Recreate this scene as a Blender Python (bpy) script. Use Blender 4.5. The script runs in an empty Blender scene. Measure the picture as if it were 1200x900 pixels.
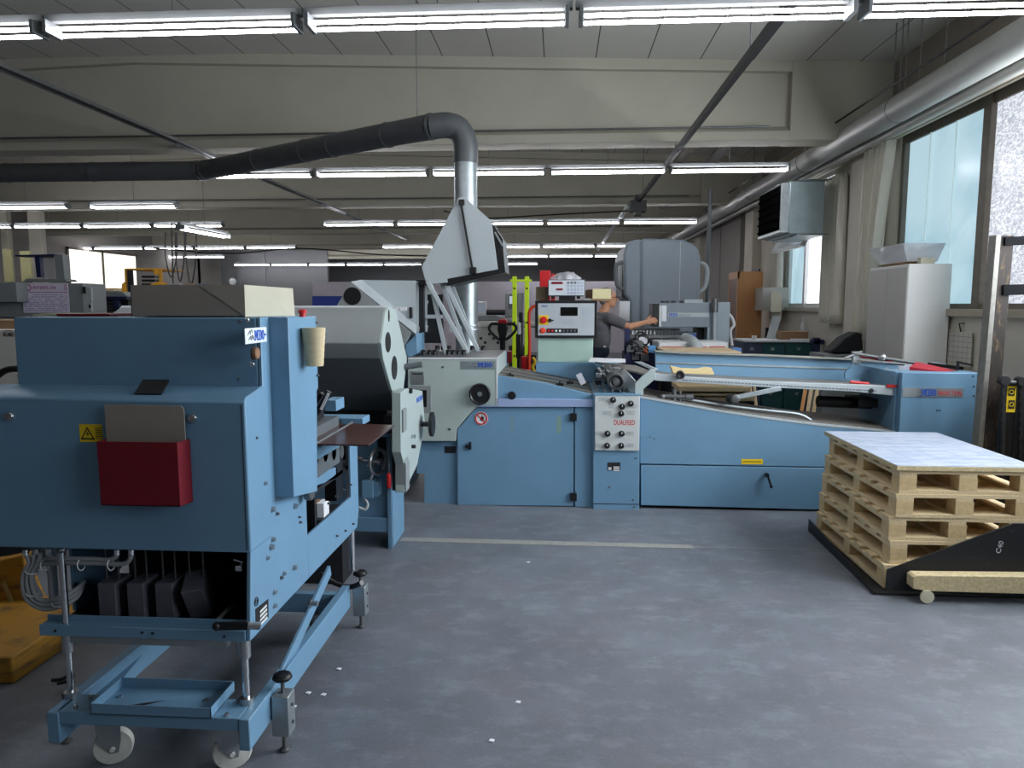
DAY, EXPO = 340, 0.3
import bpy, math, random
from mathutils import Vector, Matrix
random.seed(7)
C = bpy.context.scene.collection
R = math.radians
# ------------------------------------------------------------------ camera
F = 850.0
CAM = Vector((0, 0, 1.7))
YAW, PITCH = math.atan(55/850), math.atan(93/850)
fw = Vector((-math.sin(YAW)*math.cos(PITCH), math.cos(YAW)*math.cos(PITCH), -math.sin(PITCH)))
rt = Vector((math.cos(YAW), math.sin(YAW), 0))
up = rt.cross(fw)
cam = bpy.data.cameras.new('camera'); cam.sensor_width = 36; cam.lens = 36*F/1200
cam.clip_start = .05; cam.clip_end = 200
co = bpy.data.objects.new('camera', cam); C.objects.link(co)
co.location = CAM; co.rotation_euler = (R(90)-PITCH, 0, YAW)
bpy.context.scene.camera = co
# survey helpers: a sight line from the camera position met with a known plane
def ray(px, py): return fw*F + rt*(px-600) + up*(450-py)
def PY(px, py, Y): d = ray(px, py); return CAM + d*((Y-CAM.y)/d.y)
def PX(px, py, X): d = ray(px, py); return CAM + d*((X-CAM.x)/d.x)
def PZ(px, py, Z): d = ray(px, py); return CAM + d*((Z-CAM.z)/d.z)
def fpoly(pts, Y): return [(PY(a, b, Y).x, PY(a, b, Y).z) for a, b in pts]
def spoly(pts, X): return [(PX(a, b, X).y, PX(a, b, X).z) for a, b in pts]
# ------------------------------------------------------------------ mesh builder
class MB:
    def __init__(s): s.v = []; s.f = []
    def add(s, vs, fs):
        n = len(s.v); s.v += [tuple(v) for v in vs]; s.f += [tuple(i+n for i in f) for f in fs]; return s
    def box(s, x0, x1, y0, y1, z0, z1):
        x0, x1 = min(x0, x1), max(x0, x1); y0, y1 = min(y0, y1), max(y0, y1); z0, z1 = min(z0, z1), max(z0, z1)
        return s.add([(x0,y0,z0),(x1,y0,z0),(x1,y1,z0),(x0,y1,z0),(x0,y0,z1),(x1,y0,z1),(x1,y1,z1),(x0,y1,z1)],
                     [(3,2,1,0),(4,5,6,7),(0,1,5,4),(1,2,6,5),(2,3,7,6),(3,0,4,7)])
    def prism(s, a, b):
        n = len(a)
        return s.add(list(a)+list(b), [tuple(range(n-1, -1, -1)), tuple(range(n, 2*n))]+[(i, (i+1) % n, n+(i+1) % n, n+i) for i in range(n)])
    def pry(s, xz, y0, y1):
        return s.prism([(x, y0, z) for x, z in xz], [(x, y1, z) for x, z in xz])
    def prx(s, yz, x0, x1):
        return s.prism([(x0, y, z) for y, z in yz], [(x1, y, z) for y, z in yz])
    def prz(s, xy, z0, z1):
        return s.prism([(x, y, z0) for x, y in xy], [(x, y, z1) for x, y in xy])
    def fbox(s, a, b, c, d, Y, dep):
        p, q = PY(a, (b+d)/2, Y), PY(c, (b+d)/2, Y); m = (a+c)/2
        return s.box(p.x, q.x, Y, Y+dep, PY(m, b, Y).z, PY(m, d, Y).z)
    def gbox(s, a, b, c, Y, dep):
        p, q = PY(a, b, Y), PY(c, b, Y)
        return s.box(p.x, q.x, Y, Y+dep, 0, p.z)
    def sbox(s, a, b, c, d, X, dep):
        p, q = PX(a, (b+d)/2, X), PX(c, (b+d)/2, X); m = (a+c)/2
        return s.box(X, X+dep, p.y, q.y, PX(m, b, X).z, PX(m, d, X).z)
    def obox(s, c, sz, rot):
        M = Matrix.Translation(Vector(c)) @ rot.to_matrix().to_4x4() if not isinstance(rot, Matrix) else Matrix.Translation(Vector(c)) @ rot.to_4x4()
        t = MB().box(-sz[0]/2, sz[0]/2, -sz[1]/2, sz[1]/2, -sz[2]/2, sz[2]/2)
        return s.add([M @ Vector(v) for v in t.v], t.f)
    def beam(s, a, b, w, h, upv=(0, 0, 1)):
        a, b = Vector(a), Vector(b); d = (b-a).normalized(); u = Vector(upv)
        r_ = d.cross(u)
        if r_.length < 1e-4: r_ = d.cross(Vector((1, 0, 0)))
        r_.normalize(); u = r_.cross(d).normalized()
        q = [r_*i*w/2+u*j*h/2 for i, j in ((-1,-1),(1,-1),(1,1),(-1,1))]
        return s.prism([a+k for k in q], [b+k for k in q])
    def frame_of(s, d):
        d = d.normalized(); u = Vector((0, 0, 1)) if abs(d.z) < .9 else Vector((1, 0, 0))
        a = d.cross(u).normalized(); return a, a.cross(d).normalized()
    def cyl(s, a, b, r, n=16, r2=None):
        a, b = Vector(a), Vector(b); p, q = s.frame_of(b-a); r2 = r if r2 is None else r2
        A = [a+(p*math.cos(t)+q*math.sin(t))*r for t in [2*math.pi*i/n for i in range(n)]]
        B = [b+(p*math.cos(t)+q*math.sin(t))*r2 for t in [2*math.pi*i/n for i in range(n)]]
        return s.prism(A, B)
    def lathe(s, a, d, prof, n=24):
        a, d = Vector(a), Vector(d).normalized(); p, q = s.frame_of(d); k = len(s.v)
        for r, h in prof:
            for i in range(n):
                t = 2*math.pi*i/n; s.v.append(tuple(a+d*h+(p*math.cos(t)+q*math.sin(t))*r))
        for j in range(len(prof)-1):
            for i in range(n):
                s.f.append((k+j*n+i, k+j*n+(i+1) % n, k+(j+1)*n+(i+1) % n, k+(j+1)*n+i))
        s.f.append(tuple(k+i for i in range(n-1, -1, -1))); s.f.append(tuple(k+(len(prof)-1)*n+i for i in range(n)))
        return s
    def tube(s, path, r, n=8, rs=None):
        P = [Vector(p) for p in path]; k = len(s.v); m = len(P); pa = None
        for j, c in enumerate(P):
            d = (P[min(j+1, m-1)]-P[max(j-1, 0)]).normalized()
            if pa is None: a, b = s.frame_of(d)
            else:
                a = pa - d*pa.dot(d)
                a = a.normalized() if a.length > 1e-5 else s.frame_of(d)[0]
                b = a.cross(d).normalized()
            pa = a; rr = rs[j] if rs else r
            for i in range(n):
                t = 2*math.pi*i/n; s.v.append(tuple(c+(a*math.cos(t)+b*math.sin(t))*rr))
        for j in range(m-1):
            for i in range(n):
                s.f.append((k+j*n+i, k+j*n+(i+1) % n, k+(j+1)*n+(i+1) % n, k+(j+1)*n+i))
        s.f.append(tuple(k+i for i in range(n-1, -1, -1))); s.f.append(tuple(k+(m-1)*n+i for i in range(n)))
        return s
    def ring(s, c, d, Rr, r, n=28, m=8):
        c, d = Vector(c), Vector(d).normalized(); p, q = s.frame_of(d); k = len(s.v)
        for i in range(n):
            t = 2*math.pi*i/n; e = p*math.cos(t)+q*math.sin(t)
            for j in range(m):
                u = 2*math.pi*j/m; s.v.append(tuple(c+e*(Rr+r*math.cos(u))+d*r*math.sin(u)))
        for i in range(n):
            for j in range(m):
                s.f.append((k+i*m+j, k+((i+1) % n)*m+j, k+((i+1) % n)*m+(j+1) % m, k+i*m+(j+1) % m))
        return s
    def ball(s, c, r, n=16, m=10, sc=(1, 1, 1), rot=None):
        c = Vector(c); k = len(s.v); rot = rot or Matrix.Identity(3)
        def pt(x, y, z): return tuple(c+rot @ Vector((x*r*sc[0], y*r*sc[1], z*r*sc[2])))
        s.v.append(pt(0, 0, 1))
        for j in range(1, m):
            a = math.pi*j/m
            for i in range(n):
                t = 2*math.pi*i/n; s.v.append(pt(math.sin(a)*math.cos(t), math.sin(a)*math.sin(t), math.cos(a)))
        s.v.append(pt(0, 0, -1)); e = len(s.v)-1
        for i in range(n):
            s.f.append((k, k+1+i, k+1+(i+1) % n)); s.f.append((e, e-n+(i+1) % n, e-n+i))
            for j in range(m-2):
                s.f.append((k+1+j*n+i, k+1+(j+1)*n+i, k+1+(j+1)*n+(i+1) % n, k+1+j*n+(i+1) % n))
        return s
    def quad(s, a, b, c, d): return s.add([a, b, c, d], [(0, 1, 2, 3)])
def smooth_path(pts, n=6):
    P = [Vector(p) for p in pts]; out = []
    for i in range(len(P)-1):
        p0, p1, p2, p3 = P[max(i-1, 0)], P[i], P[i+1], P[min(i+2, len(P)-1)]
        for k in range(n):
            t = k/n
            out.append(.5*((2*p1)+(p2-p0)*t+(2*p0-5*p1+4*p2-p3)*t*t+(3*p1-p0-3*p2+p3)*t**3))
    return out+[P[-1]]
def finish(o, parent=None, bevel=0, smooth=False):
    C.objects.link(o)
    if parent is not None:
        o.parent = parent
        if parent.type == 'EMPTY': o.matrix_parent_inverse = Matrix.Translation(-parent.location)
    if bevel:
        b = o.modifiers.new('bevel', 'BEVEL'); b.width = bevel; b.segments = 2; b.limit_method = 'ANGLE'; b.angle_limit = R(40)
    return o
def obj(name, mb, mat, parent=None, label=None, bevel=0, smooth=None):
    import bmesh
    me = bpy.data.meshes.new(name); me.from_pydata(mb.v, [], mb.f)
    bm = bmesh.new(); bm.from_mesh(me); bmesh.ops.recalc_face_normals(bm, faces=bm.faces); bm.to_mesh(me); bm.free()
    me.materials.append(mat)
    if smooth is None: smooth = True
    if smooth:
        for p in me.polygons: p.use_smooth = True
        me.set_sharp_from_angle(angle=R(35))
    o = bpy.data.objects.new(name, me)
    if label: o['label'] = label
    return finish(o, parent, bevel)
def each(name, mbs, mt, parent):
    for m_ in mbs: obj(name, m_, mt, parent)
def tag(o, label, cat, group=None, kind=None):
    o['label'] = label; o['category'] = cat
    if group: o['group'] = group
    if kind: o['kind'] = kind
    return o
def thing(name, label, cat, loc=(0, 0, 0), group=None):
    o = bpy.data.objects.new(name, None); C.objects.link(o); o.location = loc; o.empty_display_size = .1
    return tag(o, label, cat, group)
def one(name, mb, mat, label, cat, group=None, bevel=0):
    return tag(obj(name, mb, mat, bevel=bevel), label, cat, group)
def struct(name, mb, mat, parent=None, bevel=0):
    o = obj(name, mb, mat, parent, bevel=bevel)
    if parent is None: o['kind'] = 'structure'
    return o
def copy_tree(o, parent=None):
    c = o.copy(); C.objects.link(c)
    if parent is not None: c.parent = parent
    for ch in list(o.children): copy_tree(ch, c)
    return c
def text(name, s, mat, parent, x0, x1, z0, z1, plane, face='-Y', label=None, bold=0.0, rot=0, slant=0):
    """lettering fitted in a rectangle: face -Y spans x0..x1, face +X spans y from x0 to x1"""
    cu = bpy.data.curves.new('lettering', 'FONT'); cu.body = s; cu.size = 1; cu.extrude = .004; cu.offset = bold*.35; cu.shear = slant
    cu.resolution_u = 3
    t = bpy.data.objects.new('t', cu); C.objects.link(t)
    bpy.context.view_layer.update()
    me = bpy.data.meshes.new_from_object(t.evaluated_get(bpy.context.evaluated_depsgraph_get()))
    C.objects.unlink(t); bpy.data.objects.remove(t)
    vs = [Vector(v.co) for v in me.vertices]
    if rot: vs = [Matrix.Rotation(R(rot), 3, 'Z') @ v for v in vs]
    ax, bx = min(v.x for v in vs), max(v.x for v in vs); ay, by = min(v.y for v in vs), max(v.y for v in vs)
    for v, mv in zip(vs, me.vertices):
        u = (v.x-ax)/(bx-ax); w = (v.y-ay)/(by-ay); dz = .0015 if v.z > 0 else -.0005
        a = x0+(x1-x0)*u; z = z0+(z1-z0)*w
        mv.co = (a, plane-dz, z) if face == '-Y' else (plane+dz, a, z)
    me.materials.clear(); me.materials.append(mat)
    o = bpy.data.objects.new(name, me)
    if label: o['label'] = label
    return finish(o, parent)
def mbo(parent, a0, a1, z0, z1, plane, face, mt):
    """heavy slab-serif letters M B O"""
    m = MB()
    def P3(u, v, d):
        a = a0+(a1-a0)*u; z = z0+(z1-z0)*v
        return (a, plane-d, z) if face == '-Y' else (plane+d, a, z)
    def poly(pts): m.prism([P3(u, v, 0) for u, v in pts], [P3(u, v, .0015) for u, v in pts])
    def bx(u0, v0, u1, v1): poly([(u0, v0), (u1, v0), (u1, v1), (u0, v1)])
    bx(0, 0, .13, .15); bx(.04, .15, .09, 1); bx(0, .85, .04, 1); bx(.25, 0, .41, .15); bx(.28, .15, .37, 1); bx(.37, .85, .41, 1)
    poly([(.09, 1), (.13, 1), (.21, .38), (.18, .18), (.165, .18), (.09, .72)]); poly([(.28, 1), (.24, 1), (.18, .5), (.18, .18), (.195, .18), (.28, .72)])
    bx(.44, 0, .49, .15); bx(.44, .85, .49, 1); bx(.49, 0, .57, 1); bx(.57, 0, .65, .14); bx(.57, .45, .65, .57); bx(.57, .86, .65, 1)
    for c, r in ((.285, .285), (.73, .27)):
        for i in range(6):
            t0, t1 = -90+30*i, -60+30*i
            f = lambda t, k: (.65+.075*k*math.cos(R(t)), c+(r-(0 if k == 1 else .14))*math.sin(R(t)))
            poly([f(t0, 1), f(t1, 1), f(t1, .12), f(t0, .12)])
    for i in range(16):
        t0, t1 = i*22.5, (i+1)*22.5
        f = lambda t, a, b: (.87+a*math.cos(R(t)), .5+b*math.sin(R(t)))
        poly([f(t0, .13, .5), f(t1, .13, .5), f(t1, .048, .34), f(t0, .048, .34)])
    return obj('lettering', m, mt, parent, smooth=False)
# ------------------------------------------------------------------ materials
def lin(h):
    h = h.lstrip('#'); c = [int(h[i:i+2], 16)/255 for i in (0, 2, 4)]
    return tuple(x/12.92 if x <= .04045 else ((x+.055)/1.055)**2.4 for x in c)+(1,)
def mat(name, col, rough=.5, metal=0, var=.06, scale=6, bump=0, bscale=60, emit=0, alpha=None, col2=None, th=.55, stretch=(1, 1, 1), trans=0, spec=.5):
    m = bpy.data.materials.new(name); m.use_nodes = True; nt = m.node_tree; N, L = nt.nodes, nt.links
    b = N['Principled BSDF']; b.inputs['Roughness'].default_value = rough; b.inputs['Metallic'].default_value = metal
    b.inputs['Specular IOR Level'].default_value = spec
    base = lin(col); tc = N.new('ShaderNodeTexCoord'); mp = N.new('ShaderNodeMapping'); mp.inputs['Scale'].default_value = stretch
    L.new(tc.outputs['Object'], mp.inputs['Vector'])
    nz = N.new('ShaderNodeTexNoise'); nz.inputs['Scale'].default_value = scale; nz.inputs['Detail'].default_value = 6; nz.inputs['Roughness'].default_value = .65
    L.new(mp.outputs['Vector'], nz.inputs['Vector'])
    cr = N.new('ShaderNodeValToRGB'); L.new(nz.outputs['Fac'], cr.inputs['Fac'])
    if col2:
        cr.color_ramp.elements[0].position = th-.08; cr.color_ramp.elements[1].position = th+.08
        cr.color_ramp.elements[0].color = base; cr.color_ramp.elements[1].color = lin(col2)
    else:
        cr.color_ramp.elements[0].position = .3; cr.color_ramp.elements[1].position = .7
        cr.color_ramp.elements[0].color = tuple(x*(1-var) for x in base[:3])+(1,)
        cr.color_ramp.elements[1].color = tuple(min(1, x*(1+var)) for x in base[:3])+(1,)
    L.new(cr.outputs['Color'], b.inputs['Base Color'])
    if bump:
        n2 = N.new('ShaderNodeTexNoise'); n2.inputs['Scale'].default_value = bscale; n2.inputs['Detail'].default_value = 4
        L.new(mp.outputs['Vector'], n2.inputs['Vector'])
        bp = N.new('ShaderNodeBump'); bp.inputs['Strength'].default_value = bump; bp.inputs['Distance'].default_value = .01
        L.new(n2.outputs['Fac'], bp.inputs['Height']); L.new(bp.outputs['Normal'], b.inputs['Normal'])
    if emit:
        L.new(cr.outputs['Color'], b.inputs['Emission Color']); b.inputs['Emission Strength'].default_value = emit
    if alpha is not None: b.inputs['Alpha'].default_value = alpha
    if trans: b.inputs['Transmission Weight'].default_value = trans
    m['b'] = 1
    return m
def grid_lines(m, axis, period, width, dark, offset=0):
    """dark joints at a regular spacing along one axis"""
    nt = m.node_tree; N, L = nt.nodes, nt.links; b = N['Principled BSDF']
    src = b.inputs['Base Color'].links[0].from_socket
    tc = N.new('ShaderNodeTexCoord'); sp = N.new('ShaderNodeSeparateXYZ'); L.new(tc.outputs['Object'], sp.inputs[0])
    ad = N.new('ShaderNodeMath'); ad.operation = 'ADD'; ad.inputs[1].default_value = offset+1000*period; L.new(sp.outputs[axis], ad.inputs[0])
    mo = N.new('ShaderNodeMath'); mo.operation = 'MODULO'; mo.inputs[1].default_value = period; L.new(ad.outputs[0], mo.inputs[0])
    lt = N.new('ShaderNodeMath'); lt.operation = 'LESS_THAN'; lt.inputs[1].default_value = width; L.new(mo.outputs[0], lt.inputs[0])
    mx = N.new('ShaderNodeMix'); mx.data_type = 'RGBA'; L.new(lt.outputs[0], mx.inputs[0]); L.new(src, mx.inputs[6]); mx.inputs[7].default_value = lin(dark)
    L.new(mx.outputs[2], b.inputs['Base Color'])
    return m
BLUE = mat('machine_blue_enamel', '#6b91ad', .42, var=.05, scale=3, bump=.02, bscale=90)
BLUE_D = mat('deep_blue_enamel', '#44657f', .42, var=.05, scale=3)
LAV = mat('pale_lavender_laminate', '#93a5c8', .4)
MINT = mat('pale_grey_green_enamel', '#a7b4b1', .45, var=.03, scale=3)
GREY_L = mat('light_grey_enamel', '#aab2b5', .45, var=.03, scale=3)
GREY_M = mat('mid_grey_enamel', '#858b8c', .5, var=.04, scale=3)
GREY_D = mat('dark_grey_enamel', '#5a6064', .5, var=.05, scale=3)
GREY_B = mat('bluish_grey_enamel', '#7c8791', .5, var=.05, scale=2)
STEEL = mat('brushed_steel', '#b4b7ba', .3, metal=.9, var=.1, scale=20, stretch=(1, 8, 8))
STEEL_D = mat('dull_steel', '#6d6f70', .45, metal=.7, var=.15, scale=14)
CHROME = mat('chrome', '#d8dadd', .15, metal=1)
ZINC = mat('galvanised_sheet', '#a5adb0', .42, metal=.75, var=.16, scale=9)
DUCT = mat('dark_grey_duct_paint', '#5a5d60', .45, metal=.3, var=.12, scale=5)
BLACK = mat('black_plastic', '#141416', .4, var=.1)
BLACK_M = mat('black_metal', '#1b1c1f', .5, var=.2)
RUBBER = mat('dark_rubber', '#1e1f21', .75)
WHITE = mat('white_plastic', '#d9dbdb', .45)
NYLON = mat('worn_white_nylon', '#d4d3cb', .5, var=.1, scale=20, col2='#9e9b90', th=.66)
PAPER = mat('white_paper', '#e3e5ea', .8)
RED = mat('red_card', '#730d1e', .5, var=.12, scale=9)
RED_B = mat('bright_red_plastic', '#c81f25', .4)
ORANGE = mat('orange_red_enamel', '#d8401f', .4)
YEL = mat('yellow_label', '#e2c21a', .5)
GREEN_Y = mat('lime_yellow_enamel', '#c2e01e', .4)
CARD = mat('grey_cardboard', '#928a83', .85, var=.06, scale=8)
CARD_L = mat('pale_card_edge', '#bdb9a6', .85, var=.05)
CARD_B = mat('brown_cardboard', '#8f7355', .85, var=.08)
WOOD = mat('raw_pine', '#dcc59c', .75, var=.14, scale=7, stretch=(10, 1, 10), bump=.1, bscale=60)
WOOD2 = mat('raw_pine_blocks', '#d3b88a', .8, var=.18, scale=26, bump=.15, bscale=90)
OSB = mat('pressed_chip_wood', '#cdbb92', .85, var=.25, scale=70)
PLY = mat('pale_plywood', '#cdb48f', .7, var=.06, scale=3, stretch=(1, 6, 1))
BEECH = mat('orange_beech_veneer', '#cb925c', .5, var=.08, scale=3, stretch=(6, 6, 1))
BEECH_D = mat('brown_veneer', '#7d5a41', .55, var=.08, scale=3, stretch=(6, 6, 1))
BROWN = mat('dark_brown_phenolic_sheet', '#4a2a22', .22, var=.15, scale=5)
YSTEEL = mat('scuffed_yellow_paint', '#ab7c26', .6, var=.2, scale=5, col2='#6b5230', th=.58, stretch=(1, 1, 6))
RUST = mat('rusty_steel', '#2b2420', .7, metal=.3, col2='#665236', th=.62, scale=12, stretch=(4, 4, 1))
BLK_SCR = mat('scratched_black_steel', '#26272a', .5, metal=.3, col2='#7e8083', th=.74, scale=16, stretch=(1, 1, 2))
TEAL = mat('dark_teal_enamel', '#23545a', .5)
SLATE = mat('slate_blue_enamel', '#3d4a63', .5)
NAVY = mat('navy_plastic', '#17204a', .45)
CREAM = mat('cream_painted_wall', '#cbc6ba', .85, var=.04, scale=1.2, bump=.05, bscale=30)
CLOTH = mat('off_white_curtain_cloth', '#dcd9cc', .9, var=.08, scale=4)
BELT = mat('grey_conveyor_belt', '#77736d', .6, var=.1, scale=6, stretch=(1, 8, 1))
FRAME_W = mat('weathered_brown_window_frame', '#6e675c', .6, var=.15, scale=14)
TXT_B = mat('blue_lettering', '#1450b4', .5)
TXT_R = mat('red_lettering', '#c32b33', .5)
TXT_K = mat('black_lettering', '#17181b', .6)
TXT_P = mat('magenta_lettering', '#9a1f5e', .6)
TXT_G = mat('grey_lettering', '#6a7078', .6)
SCREEN = mat('dark_display_glass', '#0b0d0c', .15)
LEDR = mat('red_led_display', '#6a0a12', .3, emit=.25)
HOSE = mat('grey_ribbed_hose', '#8c8f93', .6)
TUBE = mat('fluorescent_tube', '#f4f4fa', .5, emit=26, var=0)
TUBE_OFF = mat('unlit_diffuser', '#c5c9cf', .5)
SKIN = mat('skin', '#b98566', .55, var=.06, scale=30)
HAIR = mat('grey_hair', '#7d7973', .8, var=.25, scale=120)
SHIRT = mat('grey_jersey', '#5b5b5f', .9, var=.1, scale=40, bump=.1, bscale=20)
JEANS = mat('dark_navy_trousers', '#1a2133', .85, var=.15, scale=30)
# floor: blue-grey screed, cloudy with pale scuffs and specks
FLOOR = mat('blue_grey_screed', '#686d75', .5, var=.22, scale=1.6, bump=.12, bscale=120)
def floor_marks():
    nt = FLOOR.node_tree; N, L = nt.nodes, nt.links; b = N['Principled BSDF']; tc = N.new('ShaderNodeTexCoord')
    src = b.inputs['Base Color'].links[0].from_socket
    def layer(src, scale, stretch, lo, hi, col, amt, typ='n', rot=0):
        mp = N.new('ShaderNodeMapping'); mp.inputs['Scale'].default_value = stretch; mp.inputs['Rotation'].default_value = (0, 0, rot); L.new(tc.outputs['Object'], mp.inputs[0])
        if typ == 'n':
            t = N.new('ShaderNodeTexNoise'); t.inputs['Scale'].default_value = scale; t.inputs['Detail'].default_value = 9; t.inputs['Roughness'].default_value = .7; o = t.outputs['Fac']
        else:
            t = N.new('ShaderNodeTexVoronoi'); t.inputs['Scale'].default_value = scale; o = t.outputs['Distance']
        L.new(mp.outputs[0], t.inputs['Vector'])
        mr = N.new('ShaderNodeMapRange'); mr.inputs[1].default_value = lo; mr.inputs[2].default_value = hi; mr.inputs[4].default_value = amt; L.new(o, mr.inputs[0])
        mx = N.new('ShaderNodeMix'); mx.data_type = 'RGBA'; L.new(mr.outputs[0], mx.inputs[0]); L.new(src, mx.inputs[6]); mx.inputs[7].default_value = lin(col)
        return mx.outputs[2]
    s = layer(src, 2.2, (1, 1, 1), .5, .75, '#6f686e', .8)
    s = layer(s, 5, (1, 1.6, 1), .5, .85, '#8a9199', .9)
    s = layer(s, 40, (1, 2, 1), .55, .85, '#8d939b', .8)
    s = layer(s, 16, (1, 6, 1), .64, .85, '#959aa1', .7, rot=.4)
    s = layer(s, 7, (1, 1, 1), .022, .012, '#c9ccd0', .8, 'v')
    s = layer(s, 30, (1, 1, 1), .035, .02, '#b9bcc0', .55, 'v')
    L.new(s, b.inputs['Base Color'])
floor_marks()
CEIL = mat('grey_ceiling_panels', '#c2c0b8', .9, var=.04, scale=1)
grid_lines(CEIL, 0, .6, .012, '#3c3a36', .2)
BEAM = mat('painted_concrete_beam', '#a9a698', .85, var=.06, scale=1.5, bump=.05, bscale=20)
WALLM = mat('painted_wall', '#8f8a86', .85, var=.06, scale=1.5)
WALLG = mat('grey_end_wall', '#7c7d80', .85, var=.05, scale=1)
def pane_mat(name, c1, c2, strength, scale, stretch, bump):
    m = bpy.data.materials.new(name); m.use_nodes = True; nt = m.node_tree; N, L = nt.nodes, nt.links; b = N['Principled BSDF']
    tc = N.new('ShaderNodeTexCoord'); mp = N.new('ShaderNodeMapping'); mp.inputs['Scale'].default_value = stretch; L.new(tc.outputs['Object'], mp.inputs[0])
    nz = N.new('ShaderNodeTexNoise'); nz.inputs['Scale'].default_value = scale; nz.inputs['Detail'].default_value = 3; nz.inputs['Distortion'].default_value = 1.2; L.new(mp.outputs[0], nz.inputs[0])
    cr = N.new('ShaderNodeValToRGB'); cr.color_ramp.elements[0].position = .42; cr.color_ramp.elements[1].position = .6
    cr.color_ramp.elements[0].color = lin(c1); cr.color_ramp.elements[1].color = lin(c2); L.new(nz.outputs['Fac'], cr.inputs[0])
    b.inputs['Base Color'].default_value = (.05, .05, .05, 1); b.inputs['Roughness'].default_value = .25
    L.new(cr.outputs[0], b.inputs['Emission Color']); b.inputs['Emission Strength'].default_value = strength
    bp = N.new('ShaderNodeBump'); bp.inputs['Strength'].default_value = bump; L.new(nz.outputs['Fac'], bp.inputs['Height']); L.new(bp.outputs[0], b.inputs['Normal'])
    return m
G_BLUE = pane_mat('daylit_pale_blue_glass', '#9fc3d2', '#b4d2de', .8, .8, (1, 1, 1), .0)
G_FROST = pane_mat('daylit_rippled_glass', '#b3bac8', '#f0f4fa', .85, 24, (1, 1, 1.6), .3)
G_SKY = pane_mat('bright_daylit_glass', '#f4f8ff', '#ffffff', 1.5, 1, (1, 1, 1), 0)
CLEAR = bpy.data.materials.new('clear_plastic'); CLEAR.use_nodes = True
_b = CLEAR.node_tree.nodes['Principled BSDF']; _b.inputs['Alpha'].default_value = .28; _b.inputs['Roughness'].default_value = .1; _b.inputs['Base Color'].default_value = (.8, .8, .85, 1)
CLEAR_F = bpy.data.materials.new('clear_window_glass'); CLEAR_F.use_nodes = True
_b = CLEAR_F.node_tree.nodes['Principled BSDF']; _b.inputs['Alpha'].default_value = .08; _b.inputs['Roughness'].default_value = .05
# ================================================================== ROOM
XW, XL, YB, YF = 3.8, -14.2, -5.0, 33.0
RX = -5.2                                   # ridge
def zc(x): return 4.74-.033*abs(x-RX)        # ceiling height
struct('floor', MB().box(XL-.3, XW+.3, YB-.3, YF+.3, -.15, 0), FLOOR)
struct('ceiling', MB().pry([(XL-.3, zc(XL-.3)), (RX, zc(RX)), (XW+.3, zc(XW+.3)), (XW+.3, zc(XW)+.25), (XL-.3, zc(XL)+.25)], YB-.3, YF+.3), CEIL)
# --- right wall with window band
WZ0, WZ1 = 1.66, 3.58
wins = [(-1.0, 2.0), (2.5, 8.62), (10.55, 12.6)]
struct('wall_right_upper', MB().box(XW, XW+.3, YB, YF, WZ1+.0, zc(XW)+.1), mat('brownish_upper_wall', '#8f867a', .85))
wl = MB().box(XW, XW+.3, YB, YF, 0, WZ0)
e = YB
for a, b in wins+[(YF, YF)]:
    if a > e: wl.box(XW, XW+.3, e, a, WZ0, WZ1)
    e = b
struct('wall_right', wl, CREAM)
struct('wall_left', MB().box(XL-.3, XL, YB, YF, 0, 4.8), WALLM)
struct('wall_back', MB().box(XL-.3, XW+.3, YB-.3, YB, 0, 4.9), WALLM)
struct('wall_far', MB().box(XL-.3, XW+.3, YF, YF+.3, 0, 4.9), WALLG)
# sills and inner reveals
struct('trim_1', MB().box(XW-.07, XW+.02, 2.4, 8.7, WZ0-.07, WZ0), mat('sill_board', '#a59c8c', .6), bevel=.004)
struct('trim_2', MB().box(XW-.07, XW+.02, 10.5, 12.65, WZ0-.06, WZ0), mat('sill_board_b', '#b9b4a8', .6), bevel=.004)
# piers on the right wall
for k, (a, b) in enumerate([(8.9, 9.6), (14.2, 14.8), (19.5, 20.1), (24.8, 25.4)]):
    struct('wall_pier', MB().box(XW-.16, XW+.01, a, b, 0, 3.595), CREAM, bevel=.01)
struct('wall_recess', MB().box(XW-.1, XW, 15.4, 19.2, .0, 3.55).box(XW-.12, XW, 17.2, 17.35, 0, 3.6), WALLM)
# --- windows
w = struct('window_1', MB().box(XW+.04, XW+.12, 2.5, 8.62, WZ0, WZ0+.05).box(XW+.04, XW+.12, 2.5, 8.62, WZ1-.1, WZ1)
           .box(XW+.02, XW+.14, 2.5, 2.58, WZ0, WZ1).box(XW+.02, XW+.14, 6.93, 7.05, WZ0, WZ1).box(XW+.02, XW+.14, 5.9, 6.0, WZ0, WZ1).box(XW+.02, XW+.14, 4.2, 4.3, WZ0, WZ1)
           .box(XW+.02, XW+.14, 8.55, 8.62, WZ0, WZ1), FRAME_W)
for a, b, g in [(2.58, 4.2, CLEAR_F), (4.3, 5.9, CLEAR_F), (6.0, 6.93, G_FROST)]:
    obj('pane', MB().box(XW+.07, XW+.085, a, b, WZ0+.05, WZ1-.08), g, w)
for i in range(3):                         # three overlapping pale blue strips
    a = 7.05+i*.5
    obj('pane', MB().box(XW+.06+.006*i, XW+.072+.006*i, a, a+.506, WZ0+.05, WZ1-.08), G_BLUE, w)
    obj('glazing_edge', MB().box(XW+.045, XW+.056, a-.008, a+.008, WZ0+.05, WZ1-.08), mat('pale_glazing_edge', '#c7dfe4', .3, emit=.35), w)
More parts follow.
